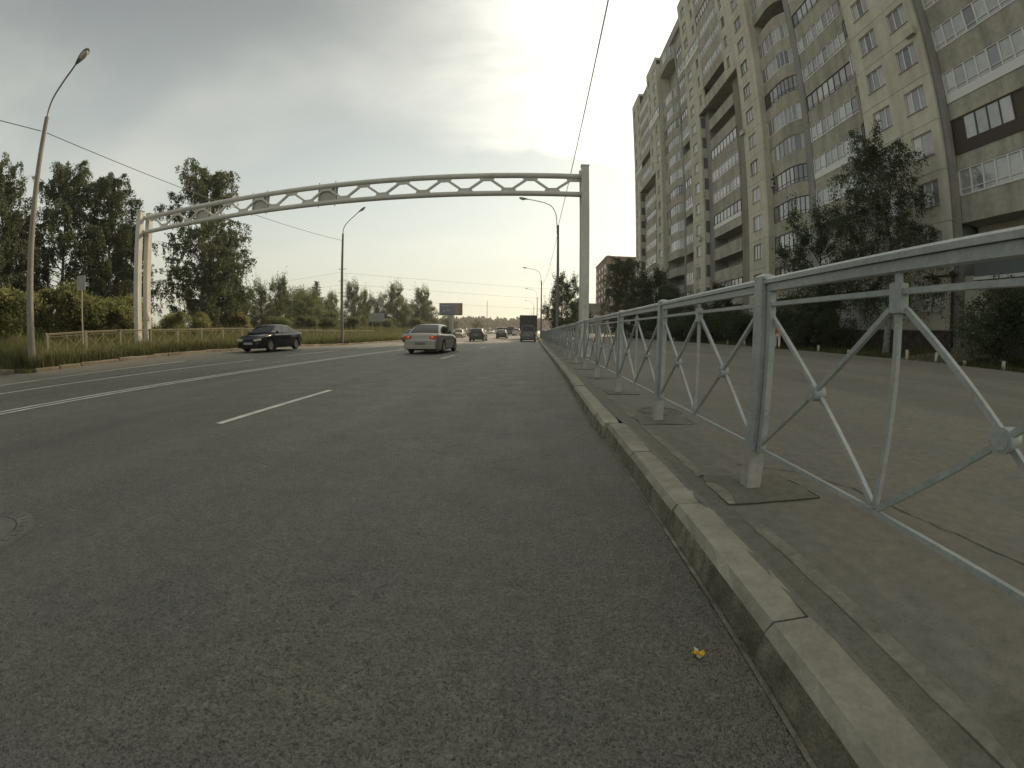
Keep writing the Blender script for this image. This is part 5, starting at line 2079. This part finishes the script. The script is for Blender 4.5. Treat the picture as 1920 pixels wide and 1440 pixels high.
# body: walking towards local +y
bv = [(0, 0, .95, .13, .10), (0, .0, 1.15, .125, .095), (0, .01, 1.34, .15, .10), (0, .02, 1.47, .07, .065), (0, .03, 1.55, .055, .055), (0, .05, 1.64, .085, .10), (0, .055, 1.73, .07, .085),
      (-.16, .02, 1.42, .055, .055), (-.21, -.06, 1.16, .042, .042), (-.22, .04, .93, .032, .032), (-.22, .08, .84, .03, .022),
      (.16, .02, 1.42, .055, .055), (.21, .06, 1.16, .042, .042), (.21, .22, .98, .032, .032), (.20, .29, .93, .03, .022),
      (-.09, .06, .90, .085, .085), (-.10, .20, .50, .06, .06), (-.10, .16, .12, .042, .042), (-.10, .27, .05, .035, .03),
      (.09, -.04, .90, .085, .085), (.10, -.08, .50, .06, .06), (.10, -.38, .19, .042, .042), (.10, -.30, .06, .035, .03)]
be = [(0, 1), (1, 2), (2, 3), (3, 4), (4, 5), (5, 6), (2, 7), (7, 8), (8, 9), (9, 10), (2, 11), (11, 12), (12, 13), (13, 14), (0, 15), (15, 16), (16, 17), (17, 18), (0, 19), (19, 20), (20, 21), (21, 22)]
skin_obj('body', bv, be, MT['skin'], ps_)
sv_ = [(0, 0, .94, .155, .125), (0, .0, 1.15, .145, .115), (0, .01, 1.34, .168, .118), (0, .02, 1.46, .09, .085), (-.165, .02, 1.42, .07, .07), (-.21, -.05, 1.20, .058, .058), (.165, .02, 1.42, .07, .07), (.21, .05, 1.20, .058, .058)]
skin_obj('orange_top', sv_, [(0, 1), (1, 2), (2, 3), (2, 4), (4, 5), (2, 6), (6, 7)], MT['shirt'], ps_)
tv = [(0, 0, .97, .150, .12), (-.09, .06, .88, .10, .10), (-.10, .20, .50, .078, .078), (-.10, .165, .14, .068, .068), (.09, -.04, .88, .10, .10), (.10, -.08, .50, .078, .078), (.10, -.36, .21, .068, .068)]
skin_obj('white_trousers', tv, [(0, 1), (1, 2), (2, 3), (0, 4), (4, 5), (5, 6)], MT['trousers'], ps_)
skin_obj('shoe', [(-.10, .15, .05, .045, .045), (-.10, .22, .045, .05, .04), (-.10, .31, .035, .042, .03)], [(0, 1), (1, 2)], MT['shoe'], ps_)
skin_obj('shoe', [(.10, -.39, .13, .045, .045), (.10, -.33, .08, .05, .04), (.10, -.27, .035, .042, .03)], [(0, 1), (1, 2)], MT['shoe'], ps_)
skin_obj('hair', [(0, .035, 1.74, .085, .09), (0, -.01, 1.67, .08, .07), (0, -.03, 1.58, .06, .045)], [(0, 1), (1, 2)], MT['hair'], ps_)
for s_ in (-1, 1):
    MB().lathe([(0, .145), (.010, .143), (.013, .138)], 8, 1, (s_ * .032, 0, 1.665)).build('eye', MT['hair'], ps_)
MB().prism([(-.014, 1.615), (.014, 1.615), (0, 1.66)], 1, .12, .172).build('nose', MT['skin'], ps_)
MB().box(-.022, .022, .12, .142, 1.588, 1.598).build('mouth', MT['shirt'], ps_)
for s_ in (-1, 1):
    for i in range(4):
        MB().tube([(s_ * (.215 + .004 * i), (.085 if s_ < 0 else .30) + .012 * (i - 1.5), .84 if s_ < 0 else .925), (s_ * (.21 + .004 * i), (.09 if s_ < 0 else .33) + .013 * (i - 1.5), .775 + .006 * abs(i - 1) if s_ < 0 else .885)], [.009, .007], 6).build('finger', MT['skin'], ps_)
    MB().tube([(s_ * .205, .10 if s_ < 0 else .29, .85 if s_ < 0 else .95), (s_ * .195, .13 if s_ < 0 else .33, .81 if s_ < 0 else .94)], [.010, .008], 6).build('thumb', MT['skin'], ps_)

# ------------------------------------------------------------------ vehicles
MT['tyre'] = pm('tyre_rubber', (0.022, 0.021, 0.020), 0.8, 0.3)
MT['rim'] = pm('rim_alloy', (0.42, 0.41, 0.39), 0.35, 0.5, metal=.7)
MT['car_glass'] = pm('car_glass', (0.020, 0.022, 0.022), 0.04, 0.45)
MT['car_dark'] = pm('car_underside', (0.016, 0.015, 0.014), 0.8, 0.2)
MT['plate_blank'] = pm('number_plate_blank', (0.30, 0.30, 0.28), 0.6, 0.3)
MT['tail_lit'] = pm('tail_light_lit', (0.30, 0.045, 0.028), 0.25, 0.5, emit=((1.0, .10, .04), .035))
MT['bulb'] = pm('lit_bulb', (0.6, 0.3, 0.1), 0.3, 0.5, emit=((1.0, .34, .10), .28))
MT['tail'] = pm('tail_light_red', (0.22, 0.025, 0.02), 0.2, 0.5)
MT['lamp_glass'] = pm('headlight_glass', (0.50, 0.48, 0.42), 0.1, 0.6, coat=.5)
MT['chrome'] = pm('chrome', (0.55, 0.55, 0.54), 0.15, 0.5, metal=1.0)
for nm, c, me_ in (('silver', (0.29, 0.28, 0.25), .45), ('black', (0.012, 0.014, 0.017), .0), ('white', (0.62, 0.61, 0.58), .0), ('grey', (0.13, 0.13, 0.135), .4), ('tan', (0.30, 0.26, 0.19), .4), ('dkgrey', (0.045, 0.047, 0.05), .2), ('olive', (0.10, 0.105, 0.10), .3)):
    MT['paint_' + nm] = pm('car_paint_' + nm, c, 0.32 if nm != 'black' else .1, 0.5 if nm != 'black' else .3, metal=me_, coat=.35 if nm != 'black' else .1, noise=[(30, .03)])

WHEEL = {}


def wheel_meshes():
    m = MB()
    m.lathe([(.205, -.095), (.30, -.10), (.325, -.07), (.33, 0), (.325, .07), (.30, .10), (.205, .095)], 24, 0)
    WHEEL['tyre'] = m.mesh('wheel', MT['tyre'])
    m = MB()
    m.lathe([(.205, .092), (.195, .06), (.06, .045), (.03, .06), (0, .06)], 24, 0)
    m.lathe([(.212, .088), (.205, .098), (.192, .092)], 24, 0)
    for i in range(7):
        a = 2 * PI * i / 7
        m.bar((.075, .04 * math.cos(a), .04 * math.sin(a)), (.082, .195 * math.cos(a), .195 * math.sin(a)), .045, .028, (1, 0, 0))
    WHEEL['rim'] = m.mesh('rim', MT['rim'])
    m = MB()
    m.lathe([(.205, .05), (0, .05)], 20, 0)
    m.lathe([(.205, -.05), (0, -.05)], 20, 0)
    WHEEL['disc'] = m.mesh('wheel_inner', MT['car_dark'])


wheel_meshes()


def interp(tab, y):
    for (a, va), (b, vb) in zip(tab, tab[1:]):
        if y <= b:
            t = 0 if b == a else (y - a) / (b - a)
            t = max(0, min(1, t))
            return va + (vb - va) * t
    return tab[-1][1]


def sint(tab, y):
    """Smoothed table lookup."""
    return (interp(tab, y - .06) + 2 * interp(tab, y) + interp(tab, y + .06)) / 4


def make_car(label, cat, x, y, z, rz, paint, P, tail='tail', group='cars on the road', detail=True):
    """P: L, W, H, wb (wheelbase), fo (front overhang), top [(y, z)] shoulder line, cab (yb0, yr0, yr1, yb1), belt."""
    t_ = thing(P.get('name', 'car'), label, cat, (x, y, z), rz, group)
    Lh, W, H = P['L'] / 2, P['W'] / 2, P['H']
    fy = Lh - P['fo']
    ry = fy - P['wb']
    wr = P.get('wr', .33)
    arch = wr + .055
    cl = P.get('clear', .20)

    def zb(yy):
        b = cl + .10 * max(0, (abs(yy) - Lh + .35) / .35)
        for c in (fy, ry):
            d = abs(yy - c)
            if d < arch:
                b = max(b, wr + math.sqrt(max(0, arch * arch - d * d)))
        return b

    def hw(yy):
        u = abs(yy) / Lh
        e = .14 if yy > 0 else .10
        return W * (1 - e * u ** 5 - .10 * max(0, u - .93) / .07 * (1 if u > .93 else 0))
    st = set(np.linspace(-Lh, Lh, 41).round(4).tolist())
    for c in (fy, ry):
        for q in (-1, -.96, -.8, -.55, -.25, 0, .25, .55, .8, .96, 1):
            st.add(round(c + q * arch, 4))
        st.add(round(c + arch + .004, 4))
        st.add(round(c - arch - .004, 4))
    st = sorted(s for s in st if -Lh <= s <= Lh)
    vs, fs, mi = [], [], []
    n = 0
    for yy in st:
        w = hw(yy)
        zt = sint(P['top'], yy)
        b = zb(yy)
        inn = w * .74
        pts = [(inn, max(b, cl)), (w * .955, b), (w * .985, max(b + .012, min(.42, zt - .2))), (w, max(b + .024, zt - .30)), (w * .985, max(b + .036, zt - .12)), (w * .945, zt - .03), (w * .88, zt), (w * .45, zt + .028), (0, zt + .035)]
        row = [(q[0], yy, q[1]) for q in pts] + [(-q[0], yy, q[1]) for q in reversed(pts[:-1])]
        n = len(row)
        vs += row
    for i in range(len(st) - 1):
        for k in range(n - 1):
            fs.append((i * n + k, i * n + k + 1, (i + 1) * n + k + 1, (i + 1) * n + k))
    for i in (0, len(st) - 1):
        c = len(vs)
        fs.append(tuple(range(i * n, i * n + n)))
    m = MB()
    m.smooth = True
    m._add(vs, fs)
    # greenhouse
    yb0, yr0, yr1, yb1 = P['cab']
    belt = P['belt']

    def ztop(yy):
        if yy < yr0:
            u = (yy - yb0) / max(.01, yr0 - yb0)
            return belt + (H - .035 - belt) * (1 - (1 - u) ** P.get('cr', 1.35))
        if yy > yr1:
            u = (yb1 - yy) / max(.01, yb1 - yr1)
            return belt + (H - .035 - belt) * (1 - (1 - u) ** 1.25)
        u = (yy - yr0) / (yr1 - yr0)
        return H - .035 + .035 * math.sin(PI * u)
    wb_, wt_ = W * .90, W * P.get('tum', .70)

    def sidew(z):
        return wb_ + (wt_ - wb_) * (z - belt) / (H - belt)
    ys = sorted(set(np.linspace(yb0, yb1, 27).round(4).tolist() + [yr0, yr1]))
    vs2, fs2 = [], []
    for yy in ys:
        zt = max(belt + .002, ztop(yy))
        r_ = min(.07, (zt - belt) * .5)
        e = [(wb_, belt - .06), (sidew(belt), belt), (sidew(zt - r_), zt - r_), (sidew(zt) - .05, zt - .012), (sidew(zt) * .55, zt + .012), (0, zt + .018)]
        row = [(q[0], yy, q[1]) for q in e] + [(-q[0], yy, q[1]) for q in reversed(e[:-1])]
        n2 = len(row)
        vs2 += row
    for i in range(len(ys) - 1):
        for k in range(n2 - 1):
            fs2.append((i * n2 + k, i * n2 + k + 1, (i + 1) * n2 + k + 1, (i + 1) * n2 + k))
    fs2.append(tuple(range(n2)))
    fs2.append(tuple(range(len(vs2) - n2, len(vs2))))
    m._add(vs2, fs2)
    # sills, bumper lines and the dark underside
    m.smooth = False
    m.cur = 1
    m.box(-W * .72, W * .72, -Lh + .25, Lh - .25, cl - .03, .62)
    m.cur = 0
    body = m.build('body', [paint, MT['car_dark']], t_)
    trim = P.get('trim', MT['chrome'])

    # glass
    def zfun(yy):
        return max(belt + .002, ztop(yy))
    off = .012

    def cross(nm, ya, yb):
        g = MB()
        g.smooth = True
        vs_, fs_ = [], []
        cols = 7
        rows = 6
        for i in range(rows):
            yy = ya + (yb - ya) * i / (rows - 1)
            zt = zfun(yy)
            w = sidew(zt) - .10
            d = 1 if yb > ya else -1
            for j in range(cols):
                s_ = -1 + 2 * j / (cols - 1)
                vs_.append((w * s_, yy + (off if ya > 0 else -off), zt + .018 - .012 * abs(s_) ** 2 + off))
        for i in range(rows - 1):
            for j in range(cols - 1):
                fs_.append((i * cols + j, i * cols + j + 1, (i + 1) * cols + j + 1, (i + 1) * cols + j))
        g._add(vs_, fs_)
        return g.build(nm, MT['car_glass'], t_)
    cross('rear_window', yb0 + .06 * (yr0 - yb0) + .01, yb0 + .88 * (yr0 - yb0))
    cross('windscreen', yb1 - .05 * (yb1 - yr1), yb1 - .90 * (yb1 - yr1))
    doors = P.get('pillars', (.0, .52, 1.0))
    for s_ in (-1, 1):
        g0, g1 = yb0 + .42 * (yr0 - yb0), yb1 - .34 * (yb1 - yr1)
        for a, b in zip(doors, doors[1:]):
            ya, yb = g0 + (g1 - g0) * a + .03, g0 + (g1 - g0) * b - .03
            g = MB()
            k_ = 7
            vs_, fs_ = [], []
            for i in range(k_):
                yy = ya + (yb - ya) * i / (k_ - 1)
                zl, zh = belt + .03, max(belt + .06, zfun(yy) - .085)
                vs_ += [(s_ * (sidew(zl) + off), yy, zl), (s_ * (sidew(zh) + off), yy, zh)]
            for i in range(k_ - 1):
                fs_.append((2 * i, 2 * i + 1, 2 * i + 3, 2 * i + 2))
            g._add(vs_, fs_)
            g.build('side_window', MT['car_glass'], t_)
        # mirror
        mr_ = MB()
        mr_.smooth = True
        mr_.lathe([(0, -.07), (.06, -.065), (.085, -.02), (.08, .03), (.04, .07), (0, .075)], 10, 1, (s_ * (W + .06), yb1 - .42 * (yb1 - yr1) - .05, belt + .06))
        mr_.build('mirror', paint, t_)
    # wheels
    for yy in (fy, ry):
        for s_ in (-1, 1):
            w_ = put('wheel', WHEEL['tyre'], t_, (s_ * (W - .115), yy, wr), (0, 0, 0 if s_ > 0 else PI), (1, wr / .33, wr / .33))
            put('rim', WHEEL['rim'], w_, (0, 0, 0))
            put('wheel_inner', WHEEL['disc'], w_, (0, 0, 0))
    # lights, plates, bumpers
    zr_ = sint(P['top'], -Lh + .05)
    zf_ = sint(P['top'], Lh - .06)
    tz = P.get('tz', zr_ - .17)
    th, tw = P.get('th', .15), P.get('tw', .30)
    for s_ in (-1, 1):
        w = hw(-Lh + .06)
        m = MB()
        m.prism([(s_ * w * .99, tz - th / 2), (s_ * (w - tw), tz - th / 2 + .01), (s_ * (w - tw - .02), tz + th / 2), (s_ * w * 1.0, tz + th / 2)], 1, -Lh - .012, -Lh + .14)
        tl = m.build('tail_light', MT[tail], t_)
        if tail == 'tail_lit':
            m = MB()
            m.lathe([(0, -Lh - .02), (.030, -Lh - .02), (.034, -Lh - .012)], 12, 1, (s_ * (w - tw * .62), 0, tz + .03))
            m.build('reflector', MT['bulb'], tl)
        w = hw(Lh - .1)
        m = MB()
        hz = P.get('hz', zf_ - .13)
        m.prism([(s_ * w * 1.005, hz - .03), (s_ * (w - .34), hz - .065), (s_ * (w - .40), hz + .03), (s_ * w * .99, hz + .075)], 1, Lh - .20, Lh + .008)
        m.build('headlight', MT['lamp_glass'], t_)
    m = MB()
    m.cur = 0
    m.box(-.27, .27, -Lh - .022, -Lh - .008, P.get('pz', .62) - .06, P.get('pz', .62) + .06)
    m.build('number_plate', MT['plate_blank'], t_)
    m = MB().box(-.27, .27, Lh + .006, Lh + .022, .40, .51)
    m.build('number_plate', MT['plate_blank'], t_)
    g = MB()
    g.box(-.48, .48, Lh - .02, Lh + .010, zf_ - .20, zf_ - .07)
    g.box(-.55, .55, Lh - .02, Lh + .008, .24, .37)
    g.build('grille', MT['car_dark'], t_)
    def bumper_poly(sgn, grow):
        pts = []
        for q in (.42, .25, .12, .04, 0.0):
            yy = sgn * (Lh - q)
            pts.append((hw(yy) * .985 + grow, yy + sgn * grow * (1 - q / .42)))
        inner = [(hw(sgn * (Lh - .42)) * .9, sgn * (Lh - .42))]
        out = pts + [(-x_, y_) for x_, y_ in reversed(pts)]
        return out
    MB().prism(bumper_poly(-1, .022), 2, cl + .06, .60).build('bumper', P.get('bumper', paint), t_)
    MB().prism(bumper_poly(1, .018), 2, cl + .02, .40).build('bumper', P.get('bumper', paint), t_)
    if P.get('strip'):
        MB().prism(bumper_poly(-1, .030), 2, .40, .425).build('bumper_strip', MT['chrome'], t_)
        for s_ in (-1, 1):
            MB().box(s_ * W * .995 - .012, s_ * W * .995 + .012, ry + arch + .03, fy - arch - .03, .56, .60).build('side_strip', MT['chrome'], t_)
    MB().box(-hw(-Lh + .03) * .9, hw(-Lh + .03) * .9, -Lh - .006, -Lh + .02, .602, .612).build('boot_gap', MT['car_dark'], t_)
    for s_ in (-1, 1):
        for a in doors[:-1]:
            yy = g0 + (g1 - g0) * a + .12
            MB().cbox((s_ * W * .998, yy, belt - .11), (.03, .16, .025)).build('door_handle', paint, t_)
        for a in doors[1:]:
            yy = min(g1, g0 + (g1 - g0) * a)
            MB().cbox((s_ * W * .992, yy, (cl + .25 + belt) / 2 - .05), (.012, .012, belt - cl - .40)).build('door_gap', MT['car_dark'], t_)
        MB().box(s_ * W * .94 - .02, s_ * W * .94 + .02, ry + arch + .05, fy - arch - .05, cl - .01, cl + .05).build('sill', MT['car_dark'], t_)
    return t_


SEDAN = dict(L=4.62, W=1.80, H=1.46, wb=2.68, fo=.92, belt=.965, top=[(-2.31, .70), (-2.27, .93), (-2.15, .985), (-1.35, 1.0), (-.9, .97), (.85, .955), (1.2, .93), (1.9, .83), (2.2, .72), (2.31, .55)], cab=(-1.62, -.78, .42, 1.20), tz=.80, th=.17, tw=.36, hz=.63, pz=.77)
SILVER = dict(SEDAN, strip=True, W=1.84, H=1.47, L=4.75, cab=(-1.70, -.86, .38, 1.18), tz=.80, pz=.50, th=.17, tw=.30, trim=None)
HATCHY = dict(SEDAN, L=4.50, W=1.72, H=1.46, top=[(-2.25, .70), (-2.2, .95), (-2.05, 1.02), (-1.4, 1.0), (.9, .95), (1.25, .93), (1.85, .83), (2.12, .72), (2.25, .52)], cab=(-1.98, -.75, .40, 1.22), cr=1.15, pillars=(.0, .30, .64, 1.0))
SUV = dict(SEDAN, L=4.40, W=1.86, H=1.62, wb=2.62, wr=.36, clear=.24, belt=1.06, top=[(-2.2, .75), (-2.15, 1.02), (-2.0, 1.07), (-1.2, 1.06), (.95, 1.04), (1.3, 1.02), (1.85, .92), (2.1, .78), (2.2, .58)], cab=(-2.02, -1.35, .35, 1.2), tz=.98, th=.17, tw=.36, hz=.76, pz=.80)
VAN = dict(SEDAN, name='van', L=4.75, W=1.96, H=1.98, wb=2.95, wr=.34, clear=.22, belt=1.15, top=[(-2.37, .72), (-2.33, 1.12), (-2.2, 1.17), (1.4, 1.14), (1.75, 1.08), (2.15, .95), (2.37, .6)], cab=(-2.30, -2.05, 1.05, 1.85), cr=1.1, tum=.80, tz=1.0, th=.32, tw=.15, hz=.78, pz=.78)

make_car('silver sedan with lit orange tail lights driving ahead, nearest the camera', 'car', -5.3, 21.75, 0, R(-1.2), MT['paint_silver'], SILVER, tail='tail_lit')
make_car('black sedan driving towards the camera beside the left railing', 'car', -14.75, 21.1, .145, PI + R(1.5), MT['paint_black'], HATCHY)
make_car('black car ahead seen from behind, right of the silver sedan', 'car', -6.85, 52.2, rise(52) - .02, R(-1.0), MT['paint_dkgrey'], SUV)
make_car('grey oncoming car half hidden by the left flank of the silver sedan', 'car', -14.15, 48.4, .02, PI, MT['paint_grey'], SEDAN)
make_car('tan oncoming car just right of the silver sedan', 'car', -13.0, 73, rise(73) - .03, PI + R(2), MT['paint_tan'], SEDAN)
make_car('grey oncoming car behind the tan one, left of the black car', 'car', -12.35, 85, rise(85) - .05, PI, MT['paint_grey'], SUV)
make_car('dark grey sedan far ahead between the black car and the van', 'car', -5.15, 69.5, rise(69), 0, MT['paint_dkgrey'], SEDAN)
make_car('dark van far ahead, peeking out right of the dark grey sedan', 'van', -5.0, 97, rise(97), R(-3), MT['paint_dkgrey'], VAN)
make_car('white car far ahead glinting in the low sun, left of the dark van', 'car', -3.75, 96, rise(96), R(-2), MT['paint_white'], SUV)
make_car('white van far away crossing behind the dark grey sedan', 'van', -8.4, 118, rise(118), R(74), MT['paint_white'], VAN)
make_car('small white oncoming car far off, right of the black car', 'car', -15.0, 152, .92, PI, MT['paint_white'], SEDAN)
make_car('dark minivan ahead in the right lane, close behind the box truck', 'van', -.62, 53.4, rise(53), 0, MT['paint_olive'], VAN)
make_car('white van parked by the dark trees beyond the pavement', 'van', 17.6, 73, pave_z(17.5, 73), PI + R(14), MT['paint_white'], VAN, group='cars parked beyond the pavement')
make_car('dark parked car far along the right kerb behind the lamp poles', 'car', 2.9, 118, rise(118) + .1, 0, MT['paint_dkgrey'], SEDAN, group='cars parked beyond the pavement')

tk = thing('box_truck', 'tall dark box truck in the right lane, ahead of the minivan', 'truck', (-.72, 65, rise(65)))
MT['tarp'] = pm('truck_box_grey', (0.066, 0.068, 0.064), 0.7, 0.3, noise=[(2, .15)])
m = MB().box(-1.26, 1.26, -3.4, 1.6, 1.0, 3.55)
for xv in (-1.24, 0, 1.24):
    m.box(xv - .03, xv + .03, -3.43, -3.40, 1.0, 3.55)
m.box(-1.26, 1.26, -3.43, -3.40, 3.45, 3.58)
m.build('cargo_box', MT['tarp'], tk)
m = MB().prism([(1.7, .6), (3.6, .6), (3.6, 1.5), (3.2, 2.35), (1.7, 2.4)], 0, -1.05, 1.05)
m.build('cab', MT['paint_white'], tk)
MB().box(-.5, .5, -3.3, 3.3, .6, .95).build('chassis', MT['car_dark'], tk)
m = MB().box(-1.2, 1.2, -3.42, -3.3, .45, .62).build('rear_bumper', MT['car_dark'], tk)
for yy in (-2.0, 2.6):
    for s_ in (-1, 1):
        w_ = put('wheel', WHEEL['tyre'], tk, (s_ * 1.0, yy, .42), (0, 0, 0 if s_ > 0 else PI), (1.3, 1.27, 1.27))
        put('rim', WHEEL['rim'], w_, (0, 0, 0))
for s_ in (-1, 1):
    MB().box(s_ * 1.0 - .15, s_ * 1.0 + .15, -3.46, -3.42, .66, .8).build('tail_light', MT['tail'], tk)


# far things beyond the traffic
MT['tent'] = pm('kiosk_white', (0.5, 0.48, 0.42), 0.7)
for i, (x, y, w, lab) in enumerate(((-30, 230, 6, 'tiny pale kiosk far away left of the mast'), (-22, 250, 5, 'tiny pale kiosk far away right of the mast'), (-8, 240, 6, 'tiny pale kiosk far away over the dark grey sedan'))):
    t_ = thing('kiosk', lab, 'kiosk', (x, y, .85))
    MB().box(-w / 2, w / 2, -2, 2, 0, 2.6).build('wall', MT['tent'], t_)
    MB().prism([(-w / 2 - .3, 2.6), (w / 2 + .3, 2.6), (0, 3.6)], 1, -2.3, 2.3).build('roof', MT['brick'], t_)


# ------------------------------------------------------------------ empties sit at the base of their things
def rebase(o, loc):
    d = Vector(loc) - o.location
    o.location = loc
    for ch in o.children:
        ch.location = ch.location - d


for o in list(bpy.data.objects):
    if o.parent is None and o.type == 'EMPTY' and o.location.length < 1e-6:
        nm = o.name.split('.')[0]
        if nm == 'apartment_building':
            rebase(o, (29, 45, .9))
        elif nm == 'sign_gantry':
            rebase(o, (-9, GY, 0))
        elif nm == 'pedestrian_railing':
            c0 = min((c for c in o.children), key=lambda c: c.location.y)
            rebase(o, tuple(c0.location))

# ------------------------------------------------------------------ haze
HAZE = 0.00055
if HAZE:
    hm = bpy.data.materials.new('haze')
    hm.use_nodes = True
    t_ = hm.node_tree
    t_.nodes.remove(t_.nodes['Principled BSDF'])
    v = t_.nodes.new('ShaderNodeVolumePrincipled')
    v.inputs['Color'].default_value = (0.96, 0.93, 0.86, 1)
    v.inputs['Density'].default_value = HAZE
    v.inputs['Anisotropy'].default_value = 0.55
    t_.links.new(v.outputs[0], t_.nodes['Material Output'].inputs['Volume'])
    m = MB().box(-1450, 1450, -75, 1450, -1.2, 56)
    o = m.build('haze', hm)
    tag(o, kind='stuff')
